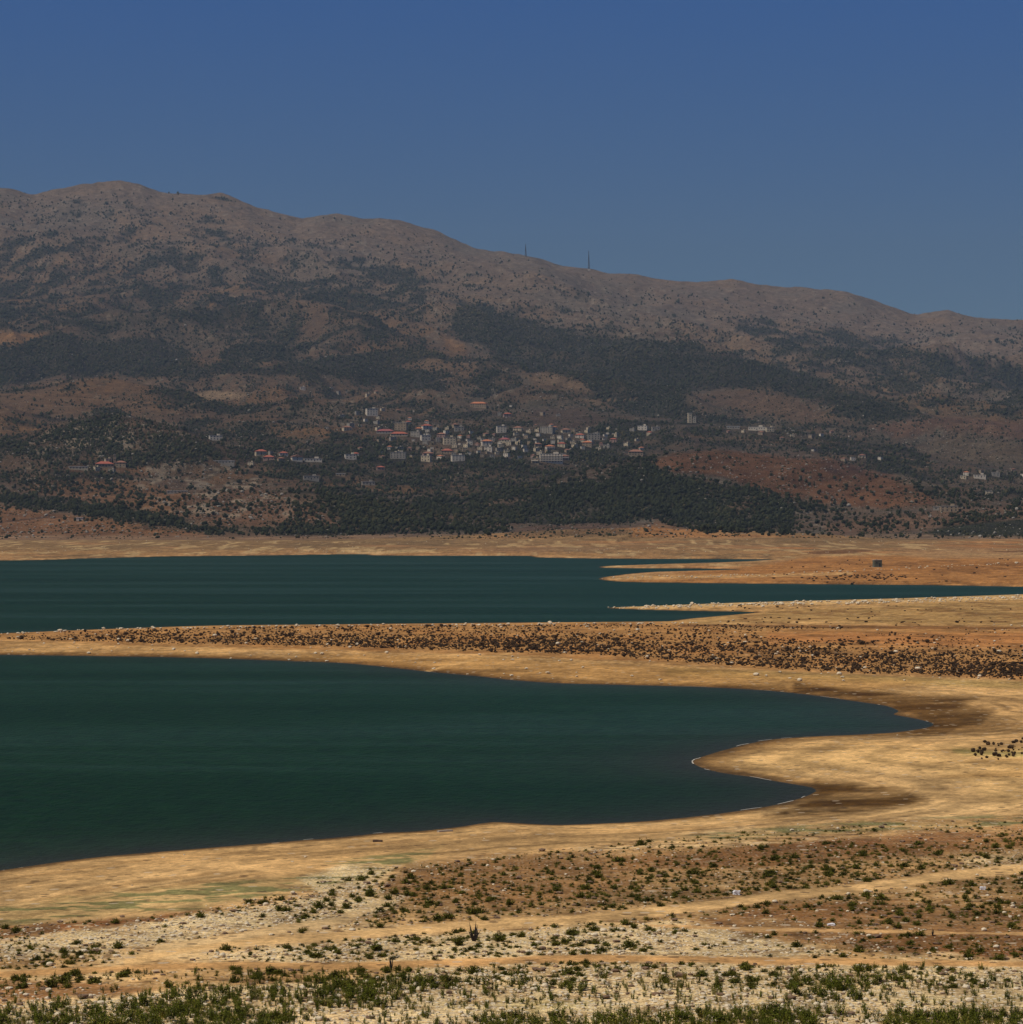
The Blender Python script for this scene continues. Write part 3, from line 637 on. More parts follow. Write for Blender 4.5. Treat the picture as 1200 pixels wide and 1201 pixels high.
def foliage_material(name, c0, c1, c2=None, scale=1.5):
    m, nt, b = mat_new(name)
    at = nt.nodes.new('ShaderNodeAttribute'); at.attribute_name = 'tint'
    oi = nt.nodes.new('ShaderNodeObjectInfo')
    tc = nt.nodes.new('ShaderNodeTexCoord')
    n = N(nt, 'ShaderNodeTexNoise', Scale=scale, Detail=3.0, Roughness=0.6); nt.links.new(tc.outputs['Object'], n.inputs['Vector'])
    f = math_(nt, 'ADD', at.outputs['Fac'], math_(nt, 'MULTIPLY', oi.outputs['Random'], 0.25))
    f = math_(nt, 'ADD', f, math_(nt, 'MULTIPLY', math_(nt, 'SUBTRACT', n.outputs['Fac'], 0.5), 0.7), clamp=True)
    stops = [(0.0, c0), (0.85, c1)] + ([(1.0, c2)] if c2 else [])
    nt.links.new(ramp(nt, f, stops), b.inputs['Base Color'])
    b.inputs['Roughness'].default_value = 0.8; b.inputs['Specular IOR Level'].default_value = 0.15
    return m

def plain(name, col, rough=0.85, var=0.25, scale=0.8, metallic=0.0):
    m, nt, b = mat_new(name)
    tc = nt.nodes.new('ShaderNodeTexCoord')
    n = N(nt, 'ShaderNodeTexNoise', Scale=scale, Detail=5.0, Roughness=0.65); nt.links.new(tc.outputs['Object'], n.inputs['Vector'])
    dark = tuple(c * (1 - var) for c in col); lite = tuple(min(1, c * (1 + var)) for c in col)
    nt.links.new(ramp(nt, n.outputs['Fac'], [(0.3, dark), (0.7, lite)]), b.inputs['Base Color'])
    b.inputs['Roughness'].default_value = rough; b.inputs['Metallic'].default_value = metallic
    b.inputs['Specular IOR Level'].default_value = 0.3
    return m

def water_material():
    m, nt, b = mat_new('lake_water')
    tc = nt.nodes.new('ShaderNodeTexCoord')
    mp = nt.nodes.new('ShaderNodeMapping'); mp.inputs['Scale'].default_value = (0.0030, 0.020, 1); nt.links.new(tc.outputs['Object'], mp.inputs[0])
    big = N(nt, 'ShaderNodeTexNoise', Scale=1.0, Detail=4.0, Roughness=0.6, Distortion=0.6); nt.links.new(mp.outputs[0], big.inputs['Vector'])
    sm = N(nt, 'ShaderNodeTexNoise', Scale=0.35, Detail=3.0, Roughness=0.6); nt.links.new(tc.outputs['Object'], sm.inputs['Vector'])
    col = ramp(nt, big.outputs['Fac'], [(0.38, (0.0055, 0.0265, 0.0050)), (0.52, (0.0080, 0.0330, 0.0090)), (0.62, (0.0150, 0.0440, 0.0230))])  # paler wind lanes: uneven reflection painted into the water colour
    fl = math_(nt, 'MULTIPLY_ADD', sm.outputs['Fac'], 1.5); nt.nodes[-1].inputs[2].default_value = 0.25
    comb = nt.nodes.new('ShaderNodeCombineColor')
    for i in range(3): nt.links.new(fl, comb.inputs[i])
    col = mixrgb(nt, 1.0, col, comb.outputs[0], 'MULTIPLY')
    sh = nt.nodes.new('ShaderNodeAttribute'); sh.attribute_name = 'shallow'
    col = mixrgb(nt, math_(nt, 'MULTIPLY', sh.outputs['Fac'], 0.7), col, (0.040, 0.036, 0.030))
    nt.links.new(col, b.inputs['Base Color'])
    b.inputs['Roughness'].default_value = 0.3; b.inputs['IOR'].default_value = 1.33; b.inputs['Specular IOR Level'].default_value = 0.012
    w1 = N(nt, 'ShaderNodeTexNoise', Scale=0.9, Detail=4.0, Roughness=0.6)
    mp2 = nt.nodes.new('ShaderNodeMapping'); mp2.inputs['Scale'].default_value = (1.0, 0.55, 1); mp2.inputs['Rotation'].default_value = (0, 0, 0.5)
    nt.links.new(tc.outputs['Object'], mp2.inputs[0]); nt.links.new(mp2.outputs[0], w1.inputs['Vector'])
    bp = N(nt, 'ShaderNodeBump', Strength=0.9, Distance=0.28); nt.links.new(w1.outputs['Fac'], bp.inputs['Height']); nt.links.new(bp.outputs[0], b.inputs['Normal'])
    return m

M_EARTH = terrain_material()
M_WATER = water_material()
M_TREE = foliage_material('tree_foliage', (0.009, 0.014, 0.006), (0.036, 0.041, 0.015), (0.072, 0.060, 0.024), 0.4)
M_PINE = foliage_material('dark_foliage', (0.010, 0.016, 0.011), (0.042, 0.050, 0.028), None, 0.4)
M_SHRUB = foliage_material('shrub_foliage', (0.028, 0.031, 0.003), (0.135, 0.135, 0.014), (0.24, 0.18, 0.035), 3.0)
M_WEED = foliage_material('weed_foliage', (0.028, 0.038, 0.003), (0.135, 0.150, 0.011), (0.26, 0.22, 0.04), 3.0)
M_SCRUB = foliage_material('scrub_foliage', (0.012, 0.008, 0.005), (0.075, 0.046, 0.022), (0.15, 0.09, 0.04), 2.0)
M_DEAD = plain('dead_stalk', (0.035, 0.028, 0.024), var=0.4, scale=4)
M_TRUNK = plain('bark', (0.12, 0.085, 0.06), var=0.4, scale=3)
M_ROCK = plain('pale_rock', (0.70, 0.60, 0.42), var=0.28, scale=2.5)
M_ROCKB = plain('brown_rock', (0.20, 0.13, 0.08), var=0.4, scale=2.5)
M_OUT = plain('limestone', (0.30, 0.27, 0.22), var=0.3, scale=.3)
M_FOAM = plain('foam', (0.55, 0.51, 0.42), var=0.15, scale=2)
M_WALLS = {'cream': plain('cream_render', (0.54, 0.44, 0.29), scale=0.3), 'white': plain('white_render', (0.62, 0.54, 0.42), scale=0.3, var=0.12), 'grey': plain('grey_concrete', (0.31, 0.275, 0.22), scale=0.3),
           'tan': plain('tan_stone', (0.33, 0.245, 0.155), scale=0.3), 'pink': plain('pink_render', (0.36, 0.23, 0.18), scale=0.3)}
M_ROOFS = {'red': plain('red_tile', (0.36, 0.105, 0.065), scale=0.5), 'orange': plain('orange_tile', (0.46, 0.17, 0.08), scale=0.5), 'brown': plain('brown_tile', (0.27, 0.13, 0.085), scale=0.5),
           'flat': plain('roof_slab', (0.42, 0.39, 0.34), scale=0.4), 'maroon': plain('maroon_sheet', (0.28, 0.085, 0.08), scale=0.5), 'pale': plain('pale_sheet', (0.66, 0.66, 0.62), scale=0.5, var=0.1)}
M_WIN = plain('window_glass', (0.03, 0.035, 0.04), rough=0.25, var=0.3)
M_STEEL = plain('galvanised_steel', (0.05, 0.05, 0.055), rough=0.6, var=0.2)
M_HUT = plain('green_stained_concrete', (0.10, 0.11, 0.075), var=0.35, scale=1.2)
M_WHITE = plain('white_plastic', (0.8, 0.8, 0.8), var=0.05)

# ------------------------------------------------------------------ terrain and water
GC, ST = ground_colours(PX.ravel(), PY.ravel(), XX.ravel(), YY.ravel(), ZZ.ravel(), DD.ravel().astype(np.float32))
me = fast_mesh('ground', np.stack([XX.ravel(), YY.ravel(), ZZ.ravel()], 1), grid_faces(NR, NC))
add_attr(me, 'ground', GC, 'FLOAT_COLOR'); add_attr(me, 'stony', ST)
tag(link('ground', me, mat=M_EARTH), kind='structure')

wc = np.concatenate([np.arange(-1500, -100, 50), np.arange(-100, 1300, 6.0), np.arange(1300, 2800, 50)])
wr = F * HC / (np.arange(1250, 638, -1.5) - CY)
WY = np.repeat(wr[:, None], len(wc), 1); WX = ((wc - CX) / F)[None, :] * WY
wd = -shore_dist(WX, WY)
wme = fast_mesh('lake_water', np.stack([WX.ravel(), WY.ravel(), np.zeros(WX.size)], 1), grid_faces(*WX.shape))
add_attr(wme, 'shallow', np.exp(-np.clip(wd, 0, None) / 9.0).ravel() * ss(900, 300, WY).ravel())
tag(link('lake_water', wme, mat=M_WATER), kind='structure')

# thin broken line of foam where the bay laps the mud
def foam():
    P = smooth_poly(BAY, 4); P = P[(P[:, 0] > -100)]
    x, Y = flat_xy(P[:, 0], P[:, 1]); W = np.stack([x, Y], 1)
    W = W[:-1]
    pts = []
    for a, b in zip(W[:-1], W[1:]):
        L = np.linalg.norm(b - a)
        if L > 250: pts.append(None); continue
        for t in np.arange(0, 1, min(1, 1.2 / max(L, 1e-3))): pts.append(a + (b - a) * t)
    V = []; Fc = []
    prev = None
    for i, p in enumerate(pts):
        if p is None or i + 1 >= len(pts) or pts[i + 1] is None: prev = None; continue
        t = pts[i + 1] - p; t = t / (np.linalg.norm(t) + 1e-6); nrm = np.array([-t[1], t[0]])
        px_, py_ = CX + F * p[0] / p[1], CY + F * HC / p[1]
        e = float(vnoise(np.array([p[0] / 14]), np.array([p[1] / 14]), 5)[0]) + (0.55 if (py_ < 850 and px_ > 480) or px_ > 800 else -0.1)
        e += 0.9 * float(vnoise(np.array([p[0] / 2.5]), np.array([p[1] / 2.5]), 8)[0]) - 0.35
        w = 0.08 * min(1.0, max(0.0, e))
        if w < 0.05: prev = None; continue
        off = 0.25 * float(vnoise(np.array([p[0] / 3]), np.array([p[1] / 3]), 6)[0])
        a = p + nrm * (off + w); b = p + nrm * (off - w)
        V += [(a[0], a[1], 0.05), (b[0], b[1], 0.05)]
        k = len(V)
        if prev is not None: Fc.append((k - 4, k - 3, k - 1, k - 2))
        prev = k
    m_ = fast_mesh('shore_foam', np.array(V), np.array(Fc)); tag(link('shore_foam', m_, mat=M_FOAM), 'thin broken white line of foam where the near bay laps the mud', 'foam', kind='stuff')
foam()

# ------------------------------------------------------------------ prototypes (vertex arrays)
def ico(sub):
    bm = bmesh.new(); bmesh.ops.create_icosphere(bm, subdivisions=sub, radius=1.0)
    V = np.array([v.co[:] for v in bm.verts]); Fc = np.array([[v.index for v in f.verts] for f in bm.faces]); bm.free()
    return V, Fc
ICO = {1: ico(1), 2: ico(2), 3: ico(3)}; ICO0 = ico(1)

def blob(sub, rough, seed, flat=1.0, parts=1, spread=0.5):
    r = np.random.default_rng(seed); Vs = []; Fs = []; k = 0
    for i in range(parts):
        V, Fc = ICO[sub]; V = V.copy()
        V *= (1 + rough * (r.random((len(V), 1)) - 0.5) * 2)
        s = 1.0 if parts == 1 else r.uniform(0.5, 0.85)
        V *= s
        if parts > 1: V += np.array([r.uniform(-spread, spread), r.uniform(-spread, spread), r.uniform(-0.3, 0.35)])
        Vs.append(V); Fs.append(Fc + k); k += len(V)
    V = np.concatenate(Vs); Fc = np.concatenate(Fs)
    V[:, 2] -= V[:, 2].min(); V[:, 2] /= V[:, 2].max(); V[:, :2] /= max(abs(V[:, 0]).max(), abs(V[:, 1]).max()) * 2
    V[:, 2] *= flat
    return V, Fc      # width 1, height flat, standing on z = 0

def leaf_cloud(n, seed, size, crown):
    """n small leaf-sized triangles spread through a crown; crown() gives a point in the unit volume"""
    r = np.random.default_rng(seed); V = []
    for i in range(n):
        c = crown(r); a = r.normal(size=3); a /= np.linalg.norm(a); b = r.normal(size=3); b /= np.linalg.norm(b)
        s = size * r.uniform(0.6, 1.5)
        V += [c + a * s, c - a * s * 0.5 + b * s * 0.6, c - b * s]
    V = np.array(V); return V, np.arange(len(V)).reshape(-1, 3)

def tree_crown(seed, n=260):
    r = np.random.default_rng(seed)
    cl = [(r.uniform(-.25, .25), r.uniform(-.25, .25), r.uniform(.35, .8), r.uniform(.16, .26)) for _ in range(9)]
    def crown(q):
        c = cl[q.integers(len(cl))]; v = q.normal(size=3); v /= np.linalg.norm(v)
        return np.array(c[:3]) + v * c[3] * q.uniform(.6, 1.05)
    Va, Fa = leaf_cloud(n, seed + 1, 0.075, crown)
    Vb, Fb = blob(2, 0.22, seed + 2, 1.0, 4, 0.5)
    Vb = Vb * np.array([.72, .72, .68]) + np.array([0, 0, .2])
    V = np.concatenate([Vb, Va]); V[:, 2] = np.clip(V[:, 2], 0.12, None)
    return V, np.concatenate([Fb, Fa + len(Vb)])

def shrub(seed, n=110, wide=1.0):
    """cushion of stiff stems: width 1, height about .55"""
    r = np.random.default_rng(seed); V = []; lob = r.uniform(0, 6.28)
    for i in range(n):
        a = r.uniform(0, 6.28); el = r.uniform(0.15, 1.45) ; R = 0.5 * (0.8 + 0.2 * math.sin(3 * a + lob)) * r.uniform(0.75, 1.08)
        tip = np.array([math.cos(a) * math.cos(el) * R, math.sin(a) * math.cos(el) * R, math.sin(el) * R * 1.15])
        b0 = tip * r.uniform(0.05, 0.35); b0[2] *= 0.3
        side = np.cross(tip, r.normal(size=3)); side /= np.linalg.norm(side) + 1e-6; w = r.uniform(0.022, 0.05)
        V += [b0 - side * w, b0 + side * w, tip]
        m = b0 + (tip - b0) * r.uniform(.55, .9); s = r.normal(size=3) * 0.07
        V += [m, m + s, m + side * 0.06 + np.array([0, 0, .04])]
    V = np.array(V); V[:, 2] = np.clip(V[:, 2], 0, None)
    return V, np.arange(len(V)).reshape(-1, 3)

def weed(seed, stems=12):
    """upright leafy stems: height 1, width about .6"""
    r = np.random.default_rng(seed); V = []
    for i in range(stems):
        a = r.uniform(0, 6.28); b0 = np.array([math.cos(a), math.sin(a), 0]) * r.uniform(0, .16); h = r.uniform(.5, 1.0)
        lean = np.array([math.cos(a), math.sin(a), 0]) * r.uniform(0.02, .24); tip = b0 + lean + np.array([0, 0, h])
        w = 0.018; V += [b0 + np.array([w, 0, 0]), b0 - np.array([w, 0, 0]), tip]
        for k in range(7):
            t = r.uniform(.12, .98); p = b0 + (tip - b0) * t; q = r.uniform(0, 6.28); l = 0.15 * (1.15 - t * .75)
            e = np.array([math.cos(q) * l, math.sin(q) * l, l * .9]); s = np.array([-math.sin(q), math.cos(q), 0]) * 0.028
            V += [p - s, p + s, p + e]
    V = np.array(V); return V, np.arange(len(V)).reshape(-1, 3)

def dead_stalk(seed):
    r = np.random.default_rng(seed); V = []
    for i in range(16):
        a = r.uniform(0, 6.28); h = r.uniform(.35, 1); b0 = np.array([math.cos(a), math.sin(a), 0]) * .03
        m = b0 + np.array([math.cos(a) * .1, math.sin(a) * .1, h * .55]); tip = m + np.array([math.cos(a) * r.uniform(0, .14), math.sin(a) * r.uniform(0, .14), h * .45])
        s = np.array([.035, 0, 0])
        V += [b0 - s, b0 + s, m + s * .7, b0 - s, m + s * .7, m - s * .7, m - s * .8, m + s * .8, tip]
    V = np.array(V); return V, np.arange(len(V)).reshape(-1, 3)

def proto_mesh(name, VF, mat, tint=0.5, smooth=False, seed=0):
    m_ = fast_mesh(name, VF[0], VF[1], smooth)
    r = np.random.default_rng(seed)
    add_attr(m_, 'tint', np.clip(tint + 0.25 * (r.random(len(VF[0])) - .5), 0, 1))
    m_.materials.append(mat); return m_

def merged(name, protos, loc, scl, rot, pid, tint, mat, smooth=False):
    Vs = []; Fs = []; Ts = []; k = 0
    for i, (V, Fc) in enumerate(protos):
        m = np.where(pid == i)[0]
        if not len(m): continue
        c, s = np.cos(rot[m])[:, None], np.sin(rot[m])[:, None]
        x = V[None, :, 0] * c - V[None, :, 1] * s; y = V[None, :, 0] * s + V[None, :, 1] * c
        P = np.stack([x * scl[m, 0:1] + loc[m, 0:1], y * scl[m, 1:2] + loc[m, 1:2], V[None, :, 2] * scl[m, 2:3] + loc[m, 2:3]], 2)
        n = len(V); Vs.append(P.reshape(-1, 3)); Fs.append((Fc[None] + (np.arange(len(m)) * n)[:, None, None] + k).reshape(-1, 3)); k += n * len(m)
        Ts.append((tint[m][:, None] + 0.2 * (RNG.random((len(m), n)) - .5)).ravel())
    me_ = fast_mesh(name, np.concatenate(Vs), np.concatenate(Fs), smooth)
    add_attr(me_, 'tint', np.clip(np.concatenate(Ts), 0, 1)); me_.materials.append(mat)
    return link(name, me_)

# ------------------------------------------------------------------ buildings
UNIT = {}
def box_mesh(name, x0, x1, y0, y1, z0, z1, mat, bev=0):
    bm = bmesh.new()
    v = [bm.verts.new(p) for p in [(x0, y0, z0), (x1, y0, z0), (x1, y1, z0), (x0, y1, z0), (x0, y0, z1), (x1, y0, z1), (x1, y1, z1), (x0, y1, z1)]]
    for f in [(0, 3, 2, 1), (4, 5, 6, 7), (0, 1, 5, 4), (1, 2, 6, 5), (2, 3, 7, 6), (3, 0, 4, 7)]: bm.faces.new([v[i] for i in f])
    m_ = bpy.data.meshes.new(name); bm.to_mesh(m_); bm.free(); m_.materials.append(mat); return m_

def roof_mesh(w, d, h0, rise, mat, gable=False):
    o = 0.55; X, Y_ = w / 2 + o, d / 2 + o; k = 0.0 if gable else min(Y_, X * 0.8)
    bm = bmesh.new()
    b = [bm.verts.new(p) for p in [(-X, -Y_, h0), (X, -Y_, h0), (X, Y_, h0), (-X, Y_, h0)]]
    b2 = [bm.verts.new(p) for p in [(-X, -Y_, h0 + .2), (X, -Y_, h0 + .2), (X, Y_, h0 + .2), (-X, Y_, h0 + .2)]]
    r1 = bm.verts.new((-X + k, 0, h0 + rise)); r2 = bm.verts.new((X - k, 0, h0 + rise))
    bm.faces.new(b[::-1])
    for i in range(4): bm.faces.new([b[i], b[(i + 1) % 4], b2[(i + 1) % 4], b2[i]])
    bm.faces.new([b2[0], b2[1], r2, r1]); bm.faces.new([b2[2], b2[3], r1, r2]); bm.faces.new([b2[1], b2[2], r2]); bm.faces.new([b2[3], b2[0], r1])
    m_ = bpy.data.meshes.new('roof'); bm.to_mesh(m_); bm.free(); m_.materials.append(mat); return m_

WIN_ME = box_mesh('window', -.5, .5, -.5, .5, -.5, .5, M_WIN)
def house(name, w, d, h, wall, roof, storeys=2, gable=False, nwin=None, balcony=False):
    root = bpy.data.objects.new(name, None); COL.objects.link(root)
    link('wall', box_mesh('wall', -w / 2, w / 2, -d / 2, d / 2, -4.0, h, M_WALLS[wall]), root)
    if roof in ('flat', 'pale'):
        link('roof', box_mesh('roof', -w / 2 - .25, w / 2 + .25, -d / 2 - .25, d / 2 + .25, h + .003, h + .4, M_ROOFS[roof]), root)
        if w > 9 and roof == 'flat': link('stair_housing', box_mesh('stair_housing', w * .1, w * .32, -1.5, 1.5, h + .4, h + 2.6, M_WALLS[wall]), root)
    else: link('roof', roof_mesh(w, d, h + .003, max(1.4, min(w, d) * .26), M_ROOFS[roof], gable), root)
    n = nwin or max(1, int(w / 3.4)); sh = h / storeys
    for s in range(storeys):
        for i in range(n):
            if s == 0 and i == n // 2 and n > 1:
                dr = link('door', WIN_ME, root); dr.location = (-w / 2 + (i + .5) * w / n, -d / 2, 1.1); dr.scale = (1.2, .1, 2.2); continue
            o = link('window', WIN_ME, root); o.location = (-w / 2 + (i + .5) * w / n, -d / 2, s * sh + sh * .55); o.scale = (1.25, .1, min(1.4, sh * .5))
        for sx in (-1, 1):
            o = link('window', WIN_ME, root); o.location = (sx * w / 2, 0, s * sh + sh * .55); o.scale = (.1, 1.2, min(1.4, sh * .5))
        if balcony and s > 0:
            link('balcony', box_mesh('balcony', -w / 2 + .4, w / 2 - .4, -d / 2 - 1.3, -d / 2 - .06, s * sh - .25, s * sh + .75, M_WALLS['white']), root)
    return root

def copy_tree(o, parent=None):
    c = o.copy(); COL.objects.link(c); c.parent = parent
    for ch in [k for k in KIDS.get(o.name, [])]: copy_tree(ch, c)
    return c
KIDS = {}

# px, base py, width px, height px, wall, roof, storeys, turn, name, category, label, extra
B = [
 (561.5, 477.6, 19, 5.6, 'tan', 'orange', 2, -8, 'mansion', 'mansion', 'large tan mansion with bright orange roof standing alone above the village'),
 (436, 487, 13, 7.5, 'white', 'flat', 3, 12, 'villa', 'villa', 'pale three-storey villa below the curving pale lane at the village top'),
 (407, 505, 10, 5, 'cream', 'brown', 2, 20, 'house', 'house', 'cream house with dull brown roof at the left end of the village'),
 (470.5, 504.5, 14, 8.5, 'tan', 'flat', 3, -10, 'apartment_block', 'apartment block', 'tall tan flat-roofed block right behind the long red roof'),
 (500.5, 503.5, 11, 5.5, 'white', 'red', 2, 15, 'house', 'house', 'white house under a wide bright red roof above the village centre'),
 (491, 504.5, 8, 2.5, 'cream', 'orange', 1, 0, 'house', 'house', 'small low house with orange roof left of the white red-roofed house'),
 (468, 511, 20, 2.8, 'cream', 'red', 1, 3, 'long_house', 'house', 'long low building with red roof in the left part of the village'),
 (452, 508, 20, 3, 'grey', 'maroon', 1, -4, 'shed', 'shed', 'long low shed with dark maroon roof at the village edge'),
 (538.5, 505, 11, 4.2, 'grey', 'flat', 2, 5, 'house', 'house', 'plain grey flat house alone above the village rooftops'),
 (518, 513, 10, 5, 'pink', 'brown', 2, -12, 'house', 'house', 'pinkish house with brown roof behind the cream apartment block'),
 (527, 521, 14, 8, 'cream', 'flat', 3, 6, 'apartment_block', 'apartment block', 'cream apartment block with rows of dark windows in the village centre'),
 (488, 512, 11, 5.5, 'grey', 'flat', 2, -18, 'house', 'house', 'grey concrete house left of the big dark tree in the village'),
 (499, 516.5, 11, 6, 'white', 'flat', 2, 14, 'house', 'house', 'white flat-roofed house just right of the grey concrete house'),
 (571, 522, 12, 6, 'white', 'orange', 2, 10, 'house', 'house', 'white house with vivid orange roof in the middle of the village'),
 (573, 529, 9, 5, 'white', 'flat', 2, -10, 'house', 'house', 'white flat house in front of the vivid orange roof'),
 (500, 541, 11, 6.5, 'cream', 'flat', 2, -15, 'house', 'house', 'cream lower wing of the brown-roofed house at the wood edge'),
 (502, 535.5, 12, 5, 'pink', 'brown', 2, 12, 'house', 'house', 'tall pink house with red-brown roof at the upper wood edge'),
 (524.5, 532, 13, 4.5, 'tan', 'red', 1, -6, 'house', 'house', 'low tan house with broad red roof near the lower village edge'),
 (537, 540.5, 15, 6.5, 'white', 'flat', 3, 9, 'apartment_block', 'apartment block', 'white stepped block at the lower village edge right of the red roof'),
 (467, 537.5, 18, 7, 'grey', 'flat', 3, -5, 'apartment_block', 'apartment block', 'wide grey block of three floors at the lower left village edge'),
 (411, 538, 13, 5, 'white', 'flat', 2, 8, 'house', 'house', 'white flat-roofed house at the lower left corner of the village'),
 (417, 535, 8, 4, 'white', 'red', 2, -8, 'house', 'house', 'small white house with red roof beside the lower left white house'),
 (446.5, 551, 9, 4, 'pink', 'red', 1, 8, 'cottage', 'cottage', 'lone small cottage with red roof deep in the dark wood'),
 (399.5, 558, 11, 2.4, 'tan', 'pale', 1, 0, 'shed', 'shed', 'pale low shed alone in the wood left below the village'),
 (432, 568.5, 15, 3.4, 'grey', 'flat', 1, 6, 'house', 'house', 'grey unfinished flat house lowest in the dark wood'),
 (592, 518, 13, 3.2, 'cream', 'maroon', 1, -8, 'house', 'house', 'house with purple-red roof right of the vivid orange roof'),
 (642.5, 508, 15, 7, 'grey', 'flat', 3, -20, 'apartment_block', 'apartment block', 'big grey block at the top right of the village below the brown field'),
 (663.5, 507.5, 10, 4.5, 'cream', 'brown', 2, 15, 'house', 'house', 'house with pinkish brown roof right of the big grey block'),
 (680.5, 513.5, 10, 4.5, 'white', 'red', 2, -12, 'house', 'house', 'white house with deep red roof in the upper right of the village'),
 (696.5, 515.5, 14, 6.5, 'grey', 'flat', 3, 4, 'apartment_block', 'apartment block', 'light grey block with window rows at the right end of the village'),
 (689, 523.5, 11, 6, 'tan', 'orange', 2, -8, 'house', 'house', 'tan house with dull orange roof below the light grey block'),
 (645, 526.5, 10, 4, 'white', 'orange', 2, 16, 'house', 'house', 'small white house with orange roof above the long banded block'),
 (659, 524, 9, 5, 'cream', 'red', 2, -14, 'house', 'house', 'cream house with bright red roof between orange roofs in right village'),
 (631, 524.5, 8, 5, 'tan', 'brown', 2, 8, 'house', 'house', 'brown-roofed tan house left of the small orange-roofed white house'),
 (646.5, 542.5, 27, 10, 'white', 'flat', 4, 3, 'apartment_block', 'apartment block', 'longest white apartment block with banded balconies at the village bottom'),
 (628, 543.5, 9, 6, 'tan', 'flat', 2, -10, 'house', 'house', 'square tan house at the left end of the long banded block'),
 (662.5, 539, 9, 5.5, 'pink', 'brown', 2, 10, 'house', 'house', 'pink house with brown roof at the right end of the long banded block'),
 (719.5, 518.5, 8, 4.5, 'pink', 'red', 2, -10, 'house', 'house', 'red-roofed house between trees right of the light grey block'),
 (745.5, 534, 17, 5.5, 'tan', 'brown', 2, 4, 'long_house', 'house', 'wide tan house with flat brown roof at the far right of the village'),
 (754, 504, 11, 4.5, 'white', 'flat', 2, -10, 'villa', 'villa', 'white villa on a terrace left of the bare building site'),
 (769, 505, 9, 4, 'grey', 'flat', 1, 10, 'house', 'house', 'grey house right of the terrace villa'),
 (595, 489, 9, 4.5, 'pink', 'red', 2, 10, 'house', 'house', 'red-roofed house below and right of the large orange-roofed mansion'),
 (607.5, 505, 10, 4.8, 'cream', 'brown', 2, -12, 'house', 'house', 'cream house with brown roof above the village below the dark grove'),
 (588, 507, 11, 7, 'white', 'flat', 3, 8, 'apartment_block', 'apartment block', 'narrow white block above the vivid orange roof'),
 (809, 496, 4.4, 11.5, 'cream', 'flat', 4, 12, 'tower', 'tower', 'slim pale tower of stacked floors on the bare building site'),
 (814.8, 496, 3.6, 7, 'grey', 'flat', 3, -8, 'tower', 'tower', 'shorter grey tower right beside the slim pale tower'),
 (888, 504.5, 20, 3.6, 'white', 'flat', 1, -3, 'long_house', 'house', 'long bright white building on the ridge right of the towers'),
 (903, 506, 9, 4.5, 'cream', 'flat', 2, 14, 'house', 'house', 'cream house at the right end of the long white building'),
 (860, 502.5, 15, 2.2, 'grey', 'pale', 1, 2, 'shed', 'shed', 'low grey shed left of the long white building'),
 (306, 533.5, 13, 5.5, 'cream', 'red', 2, 10, 'house', 'house', 'upper of two joined red-roofed houses left of the village'),
 (315.5, 539.5, 13, 4.5, 'pink', 'red', 1, -6, 'house', 'house', 'lower right of two joined houses with broad pinkish red roof'),
 (332.5, 534, 10, 3.6, 'white', 'red', 1, 8, 'house', 'house', 'small white red-roofed house right of the two joined houses'),
 (348, 540.5, 14, 6, 'white', 'brown', 2, -80, 'house', 'house', 'white gabled house left of a low white row'),
 (367, 541, 21, 3, 'white', 'flat', 1, 3, 'long_house', 'house', 'low pale row of rooms beside the white gabled house'),
 (253, 516, 15, 5, 'white', 'flat', 2, 6, 'villa', 'villa', 'white flat-roofed villa alone among trees on the left slope'),
 (262, 543.5, 26, 2.8, 'grey', 'pale', 1, -2, 'greenhouse', 'greenhouse', 'longest pale roofed shed with grey walls in the trees'),
 (365, 562.5, 18, 4, 'grey', 'flat', 1, 4, 'house', 'house', 'grey unfinished house in the wood below the low pale row'),
 (208, 578.2, 24, 1.8, 'grey', 'pale', 1, -1, 'greenhouse', 'greenhouse', 'thin pale shed roof above the orange earth of the left slope'),
 (355, 457, 6, 3, 'white', 'flat', 1, 8, 'house', 'house', 'tiny white house high on the slope above the villa'),
 (122.5, 547.5, 21, 4.5, 'tan', 'red', 1, 3, 'long_house', 'house', 'long red-roofed building left of the bell tower'),
 (142, 547, 12, 6, 'tan', 'brown', 2, -8, 'church', 'church', 'tan stone church under the bell tower'),
 (134.6, 546, 2.4, 13, 'tan', 'flat', 3, 5, 'bell_tower', 'tower', 'thin tan bell tower between the red roof and the church'),
 (92, 550, 22, 2.2, 'cream', 'pale', 1, 2, 'shed', 'shed', 'pale low sheds left of the long red-roofed building'),
 (93.5, 610.3, 8, 2.0, 'white', 'pale', 1, 0, 'shed', 'shed', 'small white shed on the orange slope above the far shore'),
 (1113, 599.8, 20, 6, 'tan', 'flat', 2, 5, 'house', 'house', 'large tan flat building above the dark green field at far right'),
 (1011, 536.5, 8, 3.4, 'cream', 'brown', 1, 6, 'house', 'house', 'cream house right of the red-brown hill among dark trees'),
 (1098, 598.5, 7, 4, 'grey', 'flat', 1, 0, 'house', 'house', 'small grey house left of the large tan flat building'),
 (1149, 560, 14, 3, 'white', 'flat', 1, 4, 'long_house', 'house', 'long low white building in the far right valley'),
 (1130, 561, 7, 3, 'cream', 'flat', 1, -6, 'house', 'house', 'cream house left of the long low white building in the valley'),
 (1168, 558, 9, 3.6, 'grey', 'flat', 2, 6, 'house', 'house', 'grey house at the right end of the far valley group'),
 (1160, 580, 8, 4, 'cream', 'flat', 2, 6, 'house', 'house', 'cream house alone right and below the far valley group'),
]
taken = []
